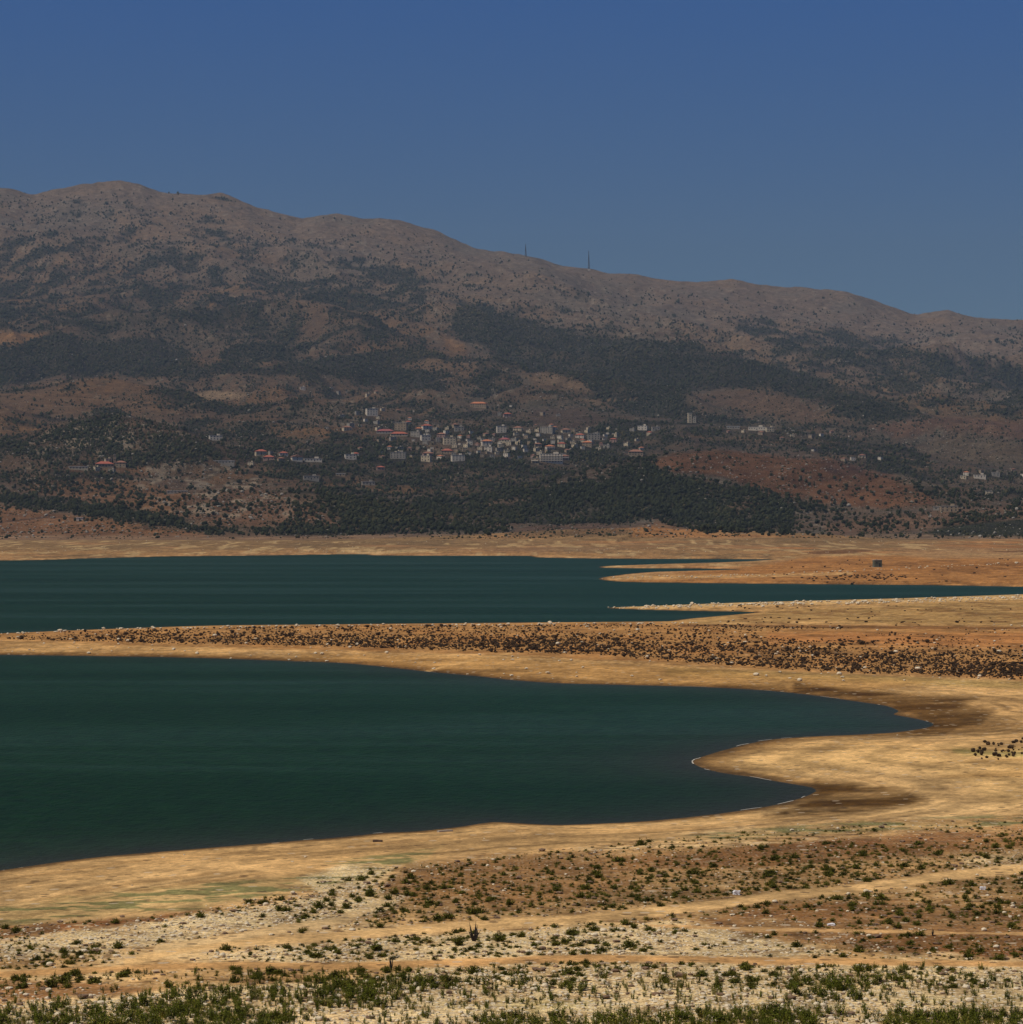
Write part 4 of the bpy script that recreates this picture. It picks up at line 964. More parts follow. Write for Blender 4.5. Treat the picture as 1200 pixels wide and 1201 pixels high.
def place(root, px, py, turn, sink=0.0):
    x, Y, z, ok = locate([px], [py])
    root.location = (x[0], Y[0], z[0] - sink); root.rotation_euler = (0, 0, math.radians(turn) - math.atan2(x[0], Y[0]))
    return Y[0]
for px, py, wp, hp, wall, roof, st, turn, name, cat, label in B:
    x, Y, z, ok = locate([px], [py]); k = Y[0] / F
    w = wp * k; h = hp * k; d = min(max(w * .7, 5), 12)
    if 'tower' in name: d = w
    if turn == -80: w, d = d * 1.1, w * .9
    pitched = roof not in ('flat', 'pale')
    hh = h if not pitched else h * .75
    root = house(name, w, d, max(hh, 2.4), wall, roof, st, gable=(turn == -80), nwin=max(1, min(9, int(w / 3.6))), balcony=('banded' in label))
    place(root, px, py, turn); taken.append((px, py, wp))
    tag(root, label, cat, 'houses of the hillside village' if cat in ('house',) else None)

# the many small look-alike houses: ten kinds, copied
KINDS = [('cream', 'flat', 10, 8, 6, 2), ('white', 'flat', 9, 8, 6.4, 2), ('grey', 'flat', 12, 9, 6, 2), ('cream', 'red', 10, 9, 5.4, 2), ('white', 'orange', 10, 8, 5, 2),
         ('tan', 'brown', 11, 9, 5.5, 2), ('tan', 'flat', 8, 8, 6, 2), ('white', 'flat', 7, 6, 3.2, 1), ('grey', 'flat', 9, 9, 8.5, 3), ('pink', 'brown', 9, 8, 5, 2)]
CN = {'flat': 'flat-roofed', 'red': 'red-roofed', 'orange': 'orange-roofed', 'brown': 'brown-roofed'}
protos = []
for wall, roof, w, d, h, st in KINDS:
    r = house('house', w, d, h, wall, roof, st); protos.append(r)
for o in COL.objects:
    if o.parent is not None: KIDS.setdefault(o.parent.name, []).append(o)
used = set(); spots = []
CLU = [(470, 500, 30, 10, 14), (520, 514, 32, 9, 28), (575, 519, 20, 7, 26), (640, 517, 28, 9, 26), (690, 516, 18, 7, 14), (560, 532, 30, 4, 12), (430, 500, 25, 8, 8), (470, 530, 25, 6, 8), (640, 535, 14, 5, 6),
       (735, 520, 14, 6, 5), (890, 507, 22, 4, 5), (930, 520, 30, 8, 3), (1150, 558, 25, 5, 4), (610, 485, 30, 6, 4), (420, 462, 35, 4, 5), (1010, 540, 20, 4, 3), (325, 537, 25, 6, 3), (985, 512, 30, 6, 4), (110, 550, 25, 4, 3)]
rr = random.Random(5)
for cx_, cy_, sx, sy, n in CLU:
    k = 0; tries = 0
    while k < n and tries < 400:
        tries += 1
        px, py = rr.gauss(cx_, sx * .75), rr.gauss(cy_, sy * .75)
        if any(abs(px - a) < (w_ / 2 + 4.5) and abs(py - b) < 3.2 for a, b, w_ in taken): continue
        taken.append((px, py, 8)); spots.append((px, py)); k += 1
ZN = lambda px, py: ('in the main village' if 440 < px < 730 and py > 490 else 'on the far right ridge and valley' if px >= 730 else 'on the slope left of the village' if px <= 440 else 'on the slope above the village')
for px, py in spots:
    k = rr.choices(range(10), weights=[7, 6, 4, 1.5, 1.3, 3, 4, 4, 1, 1.6])[0]
    if k not in used: used.add(k); r = protos[k]
    else: r = copy_tree(protos[k])
    place(r, px, py, rr.uniform(-40, 40)); s = rr.uniform(.5, .78); r.scale = (s, s, s)
    lab = '%s%s %s house %s' % ('small ' if k == 7 else 'three-storey ' if k == 8 else '', KINDS[k][0], CN[KINDS[k][1]], ZN(px, py))
    tag(r, lab, 'house', lab + 's')
for k, r in enumerate(protos):
    if k not in used:
        for c in KIDS.get(r.name, []): bpy.data.objects.remove(c)
        bpy.data.objects.remove(r)

# ------------------------------------------------------------------ masts on the skyline, small hut on the lake bed
def lattice_mast(px, py, hp, label, shed=False):
    ci = int(np.argmin(np.abs(pc - px))); py = float(RM[:, ci].min()) + 1.0
    x, Y, z, ok = locate([px], [py]); h = hp * Y[0] / F
    root = bpy.data.objects.new('radio_mast', None); COL.objects.link(root); root.location = (x[0], Y[0], z[0] - 1)
    bm = bmesh.new()
    def bar(a, b, r):
        a, b = Vector(a), Vector(b); L = (b - a).length
        res = bmesh.ops.create_cone(bm, segments=5, radius1=r, radius2=r, depth=L, cap_ends=True)
        q = (b - a).to_track_quat('Z', 'Y').to_matrix().to_4x4(); q.translation = (a + b) / 2
        bmesh.ops.transform(bm, matrix=q, verts=res['verts'])
    W = 3.2
    for i in range(3):
        a = i * 2.094; b = a + 2.094
        bar((W * math.cos(a), W * math.sin(a), 0), (.6 * math.cos(a), .6 * math.sin(a), h * .8), .75)
        for k in range(9):
            t, t2 = k / 9, (k + 1) / 9; wa = W + (.6 - W) * t; wb = W + (.6 - W) * t2
            bar((wa * math.cos(a), wa * math.sin(a), h * .8 * t), (wb * math.cos(b), wb * math.sin(b), h * .8 * t2), .35)
    m_ = bpy.data.meshes.new('lattice'); bm.to_mesh(m_); bm.free(); link('lattice', m_, root, M_STEEL)
    bm = bmesh.new(); bar((0, 0, h * .78), (0, 0, h), .8); m_ = bpy.data.meshes.new('antenna'); bm.to_mesh(m_); bm.free(); link('antenna', m_, root, M_STEEL)
    bm = bmesh.new(); bar((0, -1.6, h * .55), (0, -.6, h * .55), 1.3); m_ = bpy.data.meshes.new('dish'); bm.to_mesh(m_); bm.free(); link('dish', m_, root, M_STEEL)
    tag(root, label, 'mast', 'radio masts on the skyline')
lattice_mast(616.5, 300.5, 15, 'thin lattice radio mast on the left, standing on the rounded skyline hump')
lattice_mast(690.5, 318, 22, 'taller radio mast with white hut at its foot on the skyline')
r = house('equipment_hut', 8, 6, 5, 'white', 'pale', 1); place(r, 690.8, float(RM[:, int(np.argmin(np.abs(pc - 690.8)))].min()) + 2.5, 0); tag(r, 'small white equipment hut at the foot of the taller radio mast', 'hut')

root = bpy.data.objects.new('pump_house', None); COL.objects.link(root)
Yh = place(root, 1029, 665.2, 14); k = Yh / F; w = 9.2 * k; h = 8.2 * k
link('wall', box_mesh('wall', -w / 2, w / 2, -w / 2, w / 2, -1.0, h, M_HUT), root)
link('roof', box_mesh('roof', -w / 2 - .12, w / 2 + .12, -w / 2 - .12, w / 2 + .12, h + .003, h + .22, M_ROOFS['flat']), root)
o = link('door', WIN_ME, root); o.location = (w * .2, -w / 2, 1.0); o.scale = (.9, .08, 2.0)
o = link('window', WIN_ME, root); o.location = (-w * .2, -w / 2, h * .62); o.scale = (.7, .08, .6)
o = link('base_slab', box_mesh('base_slab', -w / 2 - .5, w / 2 + .5, -w / 2 - .5, w / 2 + .5, -1.2, .18, M_WALLS['grey']), root)
tag(root, 'square dark green-stained concrete hut alone on the dry orange lake bed', 'hut')

# ------------------------------------------------------------------ trees
def scatter(n, box, dens):
    px = RNG.uniform(box[0], box[1], n); py = RNG.uniform(box[2], box[3], n)
    x, Y, z, ok = locate(px, py)
    d = dens(px, py, x, Y)
    k = ok & (RNG.random(n) < d)
    return px[k], py[k], x[k], Y[k], z[k], d[k]

def tdens(px, py, x, Y):
    d = tree_density(px, py, x, Y)
    d = np.where(Y < 2250, 0, d)
    return np.where(d > .85, 1, d ** 1.25) * np.where(px < -30, .5, 1) * np.where(px > 1230, .5, 1)
px, py, x, Y, z, dn = scatter(125000, (-120, 1320, 208, 633), tdens)
# leave room for the houses
TK = np.array([(a, b, w_) for a, b, w_ in taken])
keep = np.ones(len(px), bool)
for a, b, w_ in TK:
    if w_ == 8 and random.random() < .45: continue
    Yb = locate([a], [b])[1][0]
    keep &= ~((np.abs(px - a) < w_ / 2 + (0 if w_ == 8 else 1.5)) & (py > b - 4) & (py < b + (2.2 if w_ == 8 else 5.2)) & (np.abs(Y - Yb) < 260))
px, py, x, Y, z, dn = [v[keep] for v in (px, py, x, Y, z, dn)]
hgt = RNG.lognormal(1.33, .27, len(px)) * (1 + .1 * (dn > .85)) * (0.85 + 0.5 * ss(4000, 8000, Y))
wid = hgt * RNG.uniform(.85, 1.35, len(px))
tint = np.clip(.45 + .35 * fbm(x / 120, Y / 120, 3, 401) + RNG.normal(0, .16, len(px)), 0, 1)
size = hgt / Y * F
nearly = (px > 0) & (px < 1200)
order = np.argsort(-(size * nearly * (dn < .9) * (Y < 3600)))
ind = order[:300]; rest = np.setdiff1d(np.arange(len(px)), ind)
TP = [tree_crown(500 + i * 7) for i in range(6)]
TM = [proto_mesh('crown', v, M_TREE, .4 + .05 * i, seed=i) for i, v in enumerate(TP)]
bm = bmesh.new(); bmesh.ops.create_cone(bm, segments=7, radius1=.045, radius2=.022, depth=.5, cap_ends=True)
bmesh.ops.translate(bm, verts=bm.verts, vec=(0, 0, .2))
for a in (0.4, 2.3, 4.4):
    q = bmesh.ops.create_cone(bm, segments=5, radius1=.018, radius2=.008, depth=.28, cap_ends=True)['verts']
    from mathutils import Matrix
    bmesh.ops.transform(bm, matrix=Matrix.Translation((math.cos(a) * .08, math.sin(a) * .08, .48)) @ Matrix.Rotation(a, 4, 'Z') @ Matrix.Rotation(.6, 4, 'Y'), verts=q)
TRUNK = bpy.data.meshes.new('trunk'); bm.to_mesh(TRUNK); bm.free(); TRUNK.materials.append(M_TRUNK)
def tzone(px, py):
    if px < 240 and py > 590: return 'on the orange earth above the far left shore'
    if px < 420 and py > 560: return 'on the stony left slope above the far shore'
    if px < 420: return 'on the wooded left hillside'
    if px < 760: return 'on the slope below the village'
    return 'on the slope below the red-brown hill at right'
tp = bpy.data.objects.new('tree', None); COL.objects.link(tp)
first = True
for i in ind:
    k = RNG.integers(6)
    o = tp if first else tp.copy()
    if not first: COL.objects.link(o)
    first = False
    c = link('crown', TM[k], o); t = link('trunk', TRUNK, o)
    o.location = (x[i], Y[i], z[i] - .2); o.scale = (wid[i], wid[i], hgt[i]); o.rotation_euler = (0, 0, RNG.uniform(0, 6.28))
    sz = 'broad' if wid[i] > hgt[i] * 1.12 else 'slim' if wid[i] < hgt[i] * .95 else 'rounded'
    lab = '%s dark green tree %s' % (sz, tzone(px[i], py[i])); tag(o, lab, 'tree', lab + 's')
FP = [blob(2, .20, 600 + i, 1.0, 1) for i in range(5)]; FP1 = [blob(1, .22, 620 + i, 1.0, 2, .45) for i in range(6)]
fa = rest[Y[rest] >= 3400]; ne = rest[Y[rest] < 3400]
A3 = lambda *a: np.stack(a, 1)
tag(merged('hillside_woodland', FP1, A3(x[fa], Y[fa], z[fa] - .4), A3(wid[fa], wid[fa], hgt[fa]), RNG.uniform(0, 6.28, len(fa)), RNG.integers(0, 6, len(fa)), tint[fa], M_TREE),
    'scattered dark trees and woods covering the mountain side', 'woodland', kind='stuff')
FP2 = []
for i in range(6):
    a, b = blob(2, .2, 700 + i, 1.0, 3, .5); c_, d_ = leaf_cloud(60, 720 + i, .08, lambda q: (lambda v: np.array([v[0] * .45, v[1] * .45, .55 + v[2] * .42]))((lambda w: w / np.linalg.norm(w))(q.normal(size=3))))
    FP2.append((np.concatenate([a, c_]), np.concatenate([b, d_ + len(a)])))
tag(merged('shore_woodland', FP2, A3(x[ne], Y[ne], z[ne] - .4), A3(wid[ne], wid[ne], hgt[ne]), RNG.uniform(0, 6.28, len(ne)), RNG.integers(0, 6, len(ne)), tint[ne], M_TREE),
    'dense dark wood covering the lower slopes behind the far shore', 'woodland', kind='stuff')
px, py, x, Y, z, dn = scatter(90000, (-60, 1260, 212, 632), lambda px, py, x, Y: np.where(Y < 2300, 0, np.clip(.55 + .9 * fbm(x / 60, Y / 90, 4, 411), .05, 1)) * (.35 + .65 * ss(2, 60, py - np.interp(px, _cx, _cy))))
w = RNG.lognormal(.62, .35, len(px)) * (.8 + .35 * ss(3000, 8000, Y)); h = w * RNG.uniform(.4, .75, len(px))
OC = [(lambda V, Fc: (V * np.array([.5, .5, .5]) * (1 + .3 * (np.random.default_rng(i).random((len(V), 1)) - .5)) + np.array([0, 0, .4]), Fc))(*ICO0) for i in range(5)]
tag(merged('hillside_scrub', OC, A3(x, Y, z - .3), A3(w, w, h * 1.3), RNG.uniform(0, 6.28, len(px)), RNG.integers(0, 5, len(px)), RNG.uniform(.2, .9, len(px)), M_TREE), 'low thorny scrub scattered thinly over the bare mountain side', 'scrub', kind='stuff')
def outcrop(px, py, x, Y):
    o = .22 + .7 * fbm(x / 110, Y / 150, 4, 421)
    for P_ in ([(30, 520), (60, 505), (100, 488), (135, 484), (175, 492), (215, 505), (235, 525), (180, 525), (130, 532), (40, 540)], [(170, 545), (240, 535), (300, 560), (380, 610), (300, 612), (200, 600), (150, 570)], [(0, 596), (150, 616), (240, 628), (0, 630)]):
        o = np.maximum(o, region(px, py, P_, 5) * .75)
    return np.where(Y < 2300, 0, np.clip(o, .03, 1))
px, py, x, Y, z, dn = scatter(34000, (-60, 1260, 225, 631), outcrop)
w = RNG.lognormal(.45, .4, len(px)); h = w * RNG.uniform(.35, .7, len(px))
tag(merged('outcrop_rocks', OC, A3(x, Y, z - .2), A3(w, w * .8, h * 1.2), RNG.uniform(0, 6.28, len(px)), RNG.integers(0, 5, len(px)), RNG.uniform(0, 1, len(px)), M_OUT), 'pale limestone outcrops breaking through the mountain scrub', 'rocks', kind='stuff')
print('TREES', len(px), len(fa), len(ne))

# ------------------------------------------------------------------ plants and stones of the lake bed
def individuals_and_rest(name, stuffname, cat, P, PL, mats, px, py, x, Y, z, w, h, tint, labeler, stufflabel, count=300, sink=.03, tintvals=None, PLmesh=None):
    inframe = (px > 2) & (px < 1198) & (py < 1206)
    size = (h / Y) * inframe
    order = np.argsort(-size)
    ind = order[:count]; ind = ind[size[ind] > 0]; rest = np.setdiff1d(np.arange(len(px)), ind)
    meshes = PLmesh or [proto_mesh(name, v, mats, .35 + .3 * (i / len(PL)), seed=i) for i, v in enumerate(PL)]
    src = None
    for i in ind:
        m_ = meshes[RNG.integers(len(meshes))]
        if src is None: o = src = bpy.data.objects.new(name, m_)
        else: o = src.copy(); o.data = m_
        COL.objects.link(o)
        o.location = (x[i], Y[i], z[i] - sink); o.scale = (w[i], w[i], h[i]); o.rotation_euler = (0, 0, RNG.uniform(0, 6.28))
        lab = labeler(px[i], py[i], w[i], h[i]); tag(o, lab, cat, lab + 's')
    if len(rest):
        tag(merged(stuffname, P, A3(x[rest], Y[rest], z[rest] - sink), A3(w[rest], w[rest], h[rest]), RNG.uniform(0, 6.28, len(rest)), RNG.integers(0, len(P), len(rest)), tint[rest], mats),
            stufflabel, cat, kind='stuff')
    print(name, len(ind), len(rest))

def on_track(px, py):
    m = np.ones(px.shape)
    for pts, wid_, _ in TRACKS:
        P_ = smooth_poly(pts, 4, closed=False); dl, _ = line_dist(px, py, P_); m *= (dl > wid_ * 1.05)
    return m

def spit_dens(px, py, x, Y):
    n = fbm(x / 22, Y / 22, 3, 501); n2 = fbm(x / 60, Y / 60, 3, 511)
    top = np.interp(px, [-200, 0, 150, 350, 800, 1000, 1500], [749, 744, 739, 735, 732, 736, 738])
    bot = np.interp(px, [-200, 0, 200, 400, 600, 700, 800, 900, 1000, 1200, 1500], [752, 750, 755.5, 759, 766, 768, 777, 784, 790, 797, 803])
    t = (py - top) / (bot - top)
    d = ss(-.02, .05, t) * ss(1.02, .93, t)
    core = .16 + .5 * ss(.25, .6, t) + .4 * n + .35 * n2
    core = core + .5 * region(px, py, [(560, 750), (680, 748), (700, 762), (600, 764)], 8) + .12 * region(px, py, [(1000, 775), (1200, 782), (1200, 798), (1040, 790)], 8) - .18 * ss(880, 1000, px) * ss(.6, .3, t)
    core = core * (0.45 + 0.55 * ss(-50, 120, px)) + .5 * ss(.09, .0, np.abs(t - .02)) * ss(100, 400, px) * (px < 1000)
    return np.clip(d * core, 0, 1)
a = scatter(107000, (-120, 2100, 728, 804), spit_dens)
def blackbush(px, py, x, Y): return region(px, py, [(1138, 884), (1150, 872), (1200, 868), (1360, 868), (1440, 880), (1360, 890), (1200, 888), (1150, 892)], 3) * .8
b2 = scatter(600, (1125, 1480, 862, 896), blackbush)
def rockstrip(px, py, x, Y): return region(px, py, [(940, 677), (1000, 673.5), (1060, 674), (1075, 678), (1020, 681), (960, 680)], 1.5)
b3 = scatter(1400, (900, 1250, 655, 684), lambda px, py, x, Y: np.clip(rockstrip(px, py, x, Y) * .8 + .04, 0, 1))
b4 = scatter(4000, (850, 2100, 700, 735), lambda px, py, x, Y: np.clip(.25 * fbm(x / 20, Y / 12, 3, 7) + .05, 0, 1))
a, b2, b3, b4 = a, b2, b3, b4
cat_ = [np.concatenate([a[i], b2[i], b3[i], b4[i]]) for i in range(5)]
px, py, x, Y, z = cat_
w = np.concatenate([np.minimum(RNG.lognormal(-.85, .40, len(a[0])) * .95, 1.4), RNG.uniform(.22, .6, len(b2[0])), RNG.uniform(.8, 1.8, len(b3[0])), RNG.uniform(.5, 1.2, len(b4[0]))])
w = np.clip(w, .22, 2.4); h = w * RNG.uniform(.42, .7, len(w)) * np.concatenate([np.ones(len(a[0])), np.full(len(b2[0]), 1.4), np.full(len(b3[0]), .7), np.full(len(b4[0]), .7)])
def scrub_p(seed, sub, n):
    A, Bf = blob(sub, .28, seed, 1.0, 2, .5); c_, d_ = leaf_cloud(n, seed + 50, .09, lambda q: (lambda v: np.array([v[0] * .47, v[1] * .47, .45 + abs(v[2]) * .5]))((lambda w_: w_ / np.linalg.norm(w_))(q.normal(size=3))))
    return np.concatenate([A, c_]), np.concatenate([Bf, d_ + len(A)])
def lab_scrub(px, py, w, h):
    s = 'large' if w > 1.1 else 'small' if w < .75 else 'middling'
    if py > 850: return '%s round black bush in the group at the right edge' % s
    if py < 725: return '%s dark scrub bush on the flat behind the spit' % s
    return '%s dark scrub bush on the %s of the orange spit' % (s, 'left end' if px < 300 else 'middle' if px < 700 else 'right part' if px < 950 else 'wide right end')
individuals_and_rest('scrub_bush', 'scrub_bushes', 'bush', [scrub_p(800 + i, 1, 16) for i in range(5)], [scrub_p(820 + i, 2, 60) for i in range(6)], M_SCRUB, px, py, x, Y, z, w, h, RNG.uniform(.1, .8, len(w)), lab_scrub,
                     'countless small dark scrub bushes scattered over the orange spit')

# foreground shrubs
def shrub_dens(px, py, x, Y):
    n = fbm(x / 7, Y / 11, 3, 601); n2 = fbm(x / 22, Y / 35, 2, 611)
    d = region(px, py, [(-1300, 1110), (0, 1088), (150, 1078), (260, 1066), (340, 1045), (430, 1022), (560, 1008), (700, 994), (850, 980), (1060, 966), (2600, 950), (2600, 1150), (-1300, 1190)], 3)
    c = .34 + .55 * n + .3 * n2
    c = c + .25 * region(px, py, [(440, 1050), (540, 1010), (760, 1000), (2300, 965), (2300, 1040), (900, 1050), (700, 1062), (500, 1070)], 10)
    c = c - .15 * region(px, py, [(100, 1090), (430, 1060), (450, 1100), (200, 1125)], 10)
    c = c + .15 * region(px, py, [(-20, 1095), (120, 1100), (110, 1130), (-20, 1130)], 8)
    return np.clip(d * c * on_track(px, py), 0, .95)
px, py, x, Y, z, dn = scatter(33500, (-700, 1900, 950, 1160), shrub_dens)
w = np.clip(RNG.lognormal(-.74, .42, len(px)), .16, 1.35) * (1 + .1 * ss(260, 180, Y)); h = w * RNG.uniform(.34, .56, len(px)) * 1.6
def lab_shrub(px, py, w, h):
    s = 'large' if w > .95 else 'small' if w < .55 else 'middling'
    zone = ('on the red-brown ground above the long track' if py < np.interp(px, [150, 400, 700, 1000, 1200], [1113, 1095, 1074, 1040, 1017]) and px > 440 else
            'on the pale stones left of the forking tracks' if px <= 440 and py < 1120 else 'between the long track and the lower track' if py < 1125 else 'just above the green strip at the bottom')
    return '%s low olive shrub %s' % (s, zone)
SH = [shrub(900 + i, 110) for i in range(6)]; SHs = [shrub(930 + i, 60) for i in range(5)]
individuals_and_rest('shrub', 'low_shrubs', 'shrub', SHs, SH, M_SHRUB, px, py, x, Y, z, w, h, RNG.uniform(.1, .9, len(px)), lab_shrub, 'many small olive shrubs dotting the stony foreground', sink=.02)
# tiny tufts and dry bits
px, py, x, Y, z, dn = scatter(31500, (-700, 1900, 955, 1160), lambda px, py, x, Y: np.clip(.75 * shrub_dens(px, py, x, Y) + .12 * (shrub_dens(px, py, x, Y) > 0), 0, 1))
w = RNG.uniform(.12, .42, len(px)); h = w * RNG.uniform(.5, 1.2, len(px))
tag(merged('dry_tufts', [shrub(950 + i, 16) for i in range(5)], A3(x, Y, z - .01), A3(w, w, h), RNG.uniform(0, 6.28, len(px)), RNG.integers(0, 5, len(px)), RNG.uniform(0, 1, len(px)), M_SHRUB), 'dry tufts and seedlings between the foreground stones', 'tufts', kind='stuff')

def weed_dens(px, py, x, Y):
    n = fbm(x / 4.5, Y / 9, 3, 701); n2 = fbm(x / 14, Y / 20, 2, 711)
    d = ss(1128, 1150, py + 4 * n)
    dense = np.maximum(region(px, py, [(-1000, 1182), (0, 1178), (150, 1168), (300, 1160), (400, 1150), (620, 1148), (760, 1162), (760, 1172), (650, 1178), (500, 1184), (300, 1185), (200, 1196), (0, 1204), (-1000, 1210)], 5),
                       region(px, py, [(-1000, 1190), (300, 1190), (600, 1192), (900, 1188), (2300, 1188), (2300, 1240), (-1000, 1240)], 4) * .8)
    c = .12 + .30 * ss(-.1, .4, n) + .2 * n2 + .62 * dense * (0.8 + 0.7 * n)
    c = c + .24 * region(px, py, [(700, 1130), (2300, 1124), (2300, 1175), (800, 1172)], 8)
    return np.clip(d * c * on_track(px, py), 0, 1)
px, py, x, Y, z, dn = scatter(22600, (-700, 1900, 1122, 1250), weed_dens)
h = np.clip(RNG.lognormal(-.85, .38, len(px)), .14, .85) * (.85 + .25 * (dn > .6)); w = h * RNG.uniform(.75, 1.25, len(px)) * (1 + .5 * (dn > .6))
def lab_weed(px, py, w, h):
    s = 'tall' if h > .85 else 'short' if h < .6 else 'middling'
    return '%s upright green weed %s' % (s, 'in the dense green strip along the bottom' if py > 1165 and px < 760 else 'on the white stones at the lower right' if px >= 760 else 'among white stones above the dense green strip')
WD = [weed(1000 + i, 13) for i in range(7)]
individuals_and_rest('weed_plant', 'green_weeds', 'weed', WD, WD, M_WEED, px, py, x, Y, z, w, h, RNG.uniform(.15, .9, len(px)), lab_weed, 'dense band of green weeds along the foreground bottom', sink=.02)

# two dead black stalks
for i, (sx, sy, hp, lab) in enumerate([(556, 1104, 25, 'tall dead black bush standing beside the long track in the middle'), (459, 1138, 22, 'thin dead black stalk left of centre on the lower track'),
                                     (1094, 1098, 12, 'short dark dead stalk on the thin lower track at right')]):
    xx, Yq, zz, ok = locate([sx], [sy]); hh = hp * Yq[0] / F
    o = link('dead_bush', proto_mesh('dead_bush', dead_stalk(1100 + i), M_DEAD)); o.location = (xx[0], Yq[0], zz[0]); o.scale = (hh * (1.3 if i == 0 else .6), hh * .8, hh)
    tag(o, lab, 'dead bush')

# stones
def rock_dens(px, py, x, Y):
    n = fbm(x / 5, Y / 8, 3, 801)
    d = .10 * region(px, py, [(-1300, 1100), (0, 1086), (260, 1066), (430, 1018), (700, 992), (1060, 962), (2600, 950), (2600, 1300), (-1300, 1300)], 5)
    d = d + .5 * np.maximum.reduce([region(px, py, [(-700, 1130), (160, 1083), (420, 1030), (480, 1050), (440, 1080), (240, 1100), (0, 1122)], 6), region(px, py, [(250, 1122), (450, 1100), (620, 1092), (820, 1082), (980, 1118), (900, 1124), (500, 1126)], 6),
                                      region(px, py, [(500, 1142), (760, 1132), (2300, 1134), (2300, 1300), (-1000, 1300), (-1000, 1190), (250, 1165)], 8)])
    return np.clip(d * (.7 + .9 * n), 0, 1) * on_track(px, py)
a = scatter(118000, (-700, 1900, 955, 1245), rock_dens)
def ridge_stones(px, py, x, Y):
    t1 = np.interp(px, [700, 760, 850, 1000, 1100, 1200, 1400], [713, 712.5, 710, 707, 704, 701, 697]); t2 = np.interp(px, [704, 760, 850, 900, 1000, 1200], [679, 677, 676, 674, 670, 660])
    return np.clip(ss(3.4, 0, np.abs(py - t1)) * (px > 712) * .9 + ss(2.2, 0, np.abs(py - t2)) * (px > 704) * (px < 1260) * .4
                   + .5 * ss(1.5, 0, np.abs(py - np.interp(px, [-100, 0, 150, 350, 800], [748, 743.5, 738, 734.5, 731.5]))) * (px < 820) + .35 * region(px, py, [(880, 790), (1200, 775), (2300, 795), (1200, 792)], 5) * 0 + .012 * (py > 728) * (py < 800), 0, 1)
b_ = scatter(97000, (-60, 2100, 655, 800), ridge_stones)
c_ = scatter(5000, (-60, 1260, 629, 650), lambda px, py, x, Y: np.clip(.35 * fbm(x / 60, Y / 30, 3, 77) - .02, 0, 1))
d_ = scatter(1770, (-700, 1900, 790, 1060), lambda px, py, x, Y: .09 * (shore_dist(x, Y) > 1.0))
L_ = [len(v[0]) for v in (a, b_, c_, d_)]
px, py, x, Y, z = [np.concatenate([a[i], b_[i], c_[i], d_[i]]) for i in range(5)]
w = np.concatenate([RNG.lognormal(-1.95, .45, L_[0]), RNG.lognormal(-.55, .35, L_[1]), RNG.uniform(.8, 2.0, L_[2]), RNG.uniform(.10, .35, L_[3])]); w = np.clip(w, .07, np.where((py < 860) & (py > 725), 1.15, 1.8)); w = np.where((py < 725) & (py > 656), w * 1.25, w); w = np.where(py < 656, np.minimum(w, 1.3) * .7, w)
w = np.where(np.arange(len(w)) < L_[0], np.minimum(w, .5), w); h = w * RNG.uniform(.3, .65, len(w))
m = shore_dist(x, Y) > .3
px, py, x, Y, z, w, h = [v[m] for v in (px, py, x, Y, z, w, h)]
def lab_rock(px, py, w, h):
    s = 'large' if w > .5 and py > 900 or w > 1.3 else 'small'
    if py > 1125: return '%s pale stone among the weeds at the bottom' % s
    if py > 1060: return '%s pale stone beside the foreground tracks' % s
    if py > 900: return '%s pale stone on the upper foreground ground' % s
    return '%s pale rock on the stony shores farther off' % s
RK = [blob(1, .22, 1200 + i, 1.0) for i in range(6)]; RKi = [blob(2, .10, 1220 + i, 1.0) for i in range(6)]
individuals_and_rest('rock', 'loose_stones', 'stone', RK, RKi, M_ROCK, px, py, x, Y, z, w, h, RNG.uniform(0, 1, len(w)), lab_rock, 'countless loose pale stones over the dry lake bed', sink=.03)
# dark flat rocks and clods
a = scatter(29500, (-700, 1900, 960, 1245), lambda px, py, x, Y: np.clip(.35 * rock_dens(px, py, x, Y) + .16 * (shrub_dens(px, py, x, Y) > 0), 0, 1))
px, py, x, Y, z = a[:5]; w = np.clip(RNG.lognormal(-1.5, .45, len(px)), .08, .7); h = w * RNG.uniform(.2, .45, len(px))
tag(merged('earth_clods', RK, A3(x, Y, z - .02), A3(w, w, h), RNG.uniform(0, 6.28, len(px)), RNG.integers(0, 6, len(px)), RNG.uniform(0, 1, len(px)), M_ROCKB), 'brown clods of dry earth over the foreground', 'clods', kind='stuff')

# driftwood plank and bits of white litter
def small(name, px, py, sx, sy, sz, mat, lab, cat, turn=0):
    xx, Yq, zz, ok = locate([px], [py])
    bm = bmesh.new(); bmesh.ops.create_cube(bm, size=1.0)
    bmesh.ops.subdivide_edges(bm, edges=bm.edges[:], cuts=2, use_grid_fill=True)
    for v in bm.verts:
        v.co.x += .05 * math.sin(9 * v.co.y + px); v.co.z += .10 * math.sin(5 * v.co.x + px) ; v.co.y += .07 * math.cos(7 * v.co.x)
        if name == 'plastic_bag': v.co *= .75 + .35 * random.random()
    m_ = bpy.data.meshes.new(name); bm.to_mesh(m_); bm.free()
    o = link(name, m_, None, mat); o.scale = (sx, sy, sz); o.location = (xx[0], Yq[0], zz[0] + sz * .4); o.rotation_euler = (0, 0, math.radians(turn)); tag(o, lab, cat)
small('driftwood_plank', 443, 987.5, .75, .3, .2, M_TRUNK, 'dark plank lying on the sand near the shore left of the bump', 'plank', 4)
small('driftwood_log', 522, 975.6, 1.3, .2, .16, M_FOAM, 'pale bleached log at the water edge left of the shore bump', 'log', 25)
small('plastic_bag', 864, 1049, .5, .4, .3, M_WHITE, 'white plastic bag among shrubs just above the long track, right of centre', 'bag')
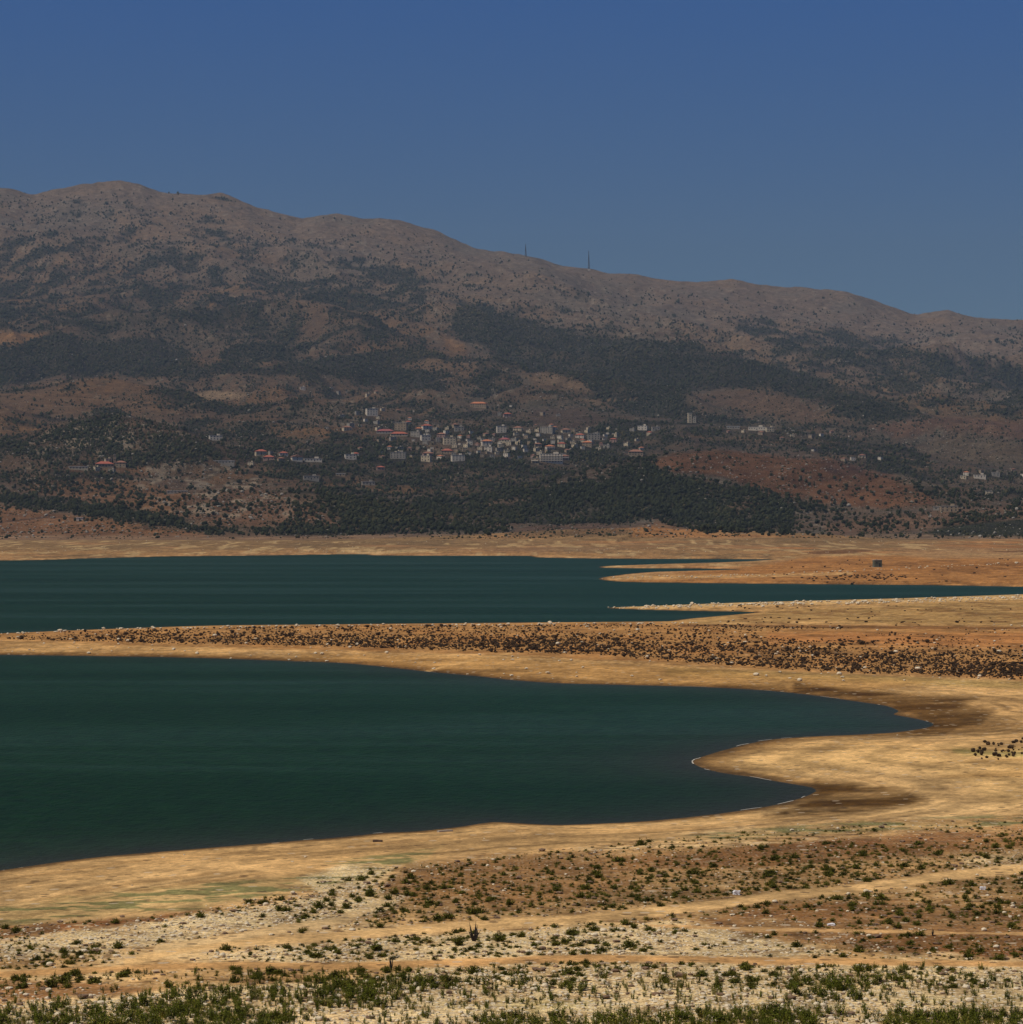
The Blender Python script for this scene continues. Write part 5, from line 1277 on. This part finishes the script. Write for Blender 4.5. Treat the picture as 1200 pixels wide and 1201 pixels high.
small('plastic_bag', 1153, 1043.5, .42, .35, .26, M_WHITE, 'white plastic bag near the right edge just below the long track', 'bag')
small('plastic_bag', 975, 1085.5, .5, .3, .15, M_WHITE, 'flat white plastic scrap just above the thin lower track', 'bag')
small('buoy', 999.5, 686.0, 1.0, 1.0, .9, M_DEAD, 'small dark float at the edge of the narrow far channel', 'float')

# ------------------------------------------------------------------ air
vm = bpy.data.materials.new('air'); vm.use_nodes = True; nt = vm.node_tree; nt.nodes.clear()
out = nt.nodes.new('ShaderNodeOutputMaterial'); pv = nt.nodes.new('ShaderNodeVolumePrincipled')
pv.inputs['Color'].default_value = (0.60, 0.78, 1.0, 1); pv.inputs['Density'].default_value = 3.0e-5; pv.inputs['Anisotropy'].default_value = 0.0
nt.links.new(pv.outputs[0], out.inputs['Volume'])
hz = link('haze', box_mesh('haze', -12500, 12500, -300, 11500, -8, float(ZZ.max()) + 90, vm)); tag(hz, 'thin blue summer haze over the whole valley', 'haze', kind='stuff')

# ------------------------------------------------------------------ light, camera
EL, AZ = math.radians(56), math.radians(-116)       # high sun to the left, a little behind the camera (azimuth from +Y, clockwise positive)
w_ = bpy.data.worlds.new('World'); S.world = w_; w_.use_nodes = True; nt = w_.node_tree; nt.nodes.clear()
out = nt.nodes.new('ShaderNodeOutputWorld'); bg = nt.nodes.new('ShaderNodeBackground'); sky = nt.nodes.new('ShaderNodeTexSky')
sky.sky_type = 'NISHITA'; sky.sun_disc = False; sky.sun_elevation = EL; sky.sun_rotation = AZ; sky.altitude = 1000; sky.air_density = 0.9; sky.dust_density = 0.2; sky.ozone_density = 3.0
bg.inputs[1].default_value = 0.061
tc = nt.nodes.new('ShaderNodeTexCoord'); sx = nt.nodes.new('ShaderNodeSeparateXYZ'); nt.links.new(tc.outputs['Generated'], sx.inputs[0])
nt.links.new(mixrgb(nt, 1.0, sky.outputs[0], ramp(nt, sx.outputs[2], [(0.0, (0.51, 0.60, 0.71)), (0.09, (0.41, 0.58, 0.79)), (0.2, (0.26, 0.68, 1.3)), (1.0, (0.4, 0.6, 1.0))]), 'MULTIPLY'), bg.inputs[0]); nt.links.new(bg.outputs[0], out.inputs[0])
sl = bpy.data.lights.new('sun', 'SUN'); sl.energy = 5.0; sl.angle = math.radians(.5); sl.color = (1, .90, .76)
so = bpy.data.objects.new('sun', sl); COL.objects.link(so)
dirv = Vector((math.sin(AZ) * math.cos(EL), math.cos(AZ) * math.cos(EL), math.sin(EL)))
so.rotation_euler = dirv.to_track_quat('Z', 'Y').to_euler()
cam = bpy.data.cameras.new('camera'); co = bpy.data.objects.new('camera', cam); COL.objects.link(co)
cam.sensor_width = 36; cam.sensor_fit = 'AUTO'; cam.lens = 36 * F / 1201.0; cam.clip_start = 1; cam.clip_end = 60000
co.location = (0, 0, HC); co.rotation_euler = (math.pi / 2, 0, 0); S.camera = co
S.view_settings.view_transform = 'Standard'; S.view_settings.look = 'None'; S.view_settings.exposure = -0.6; S.view_settings.gamma = 1
S.cycles.max_bounces = 5; S.cycles.diffuse_bounces = 2; S.cycles.glossy_bounces = 2; S.cycles.transmission_bounces = 2; S.cycles.volume_bounces = 0; S.cycles.transparent_max_bounces = 4
S.cycles.use_denoising = True
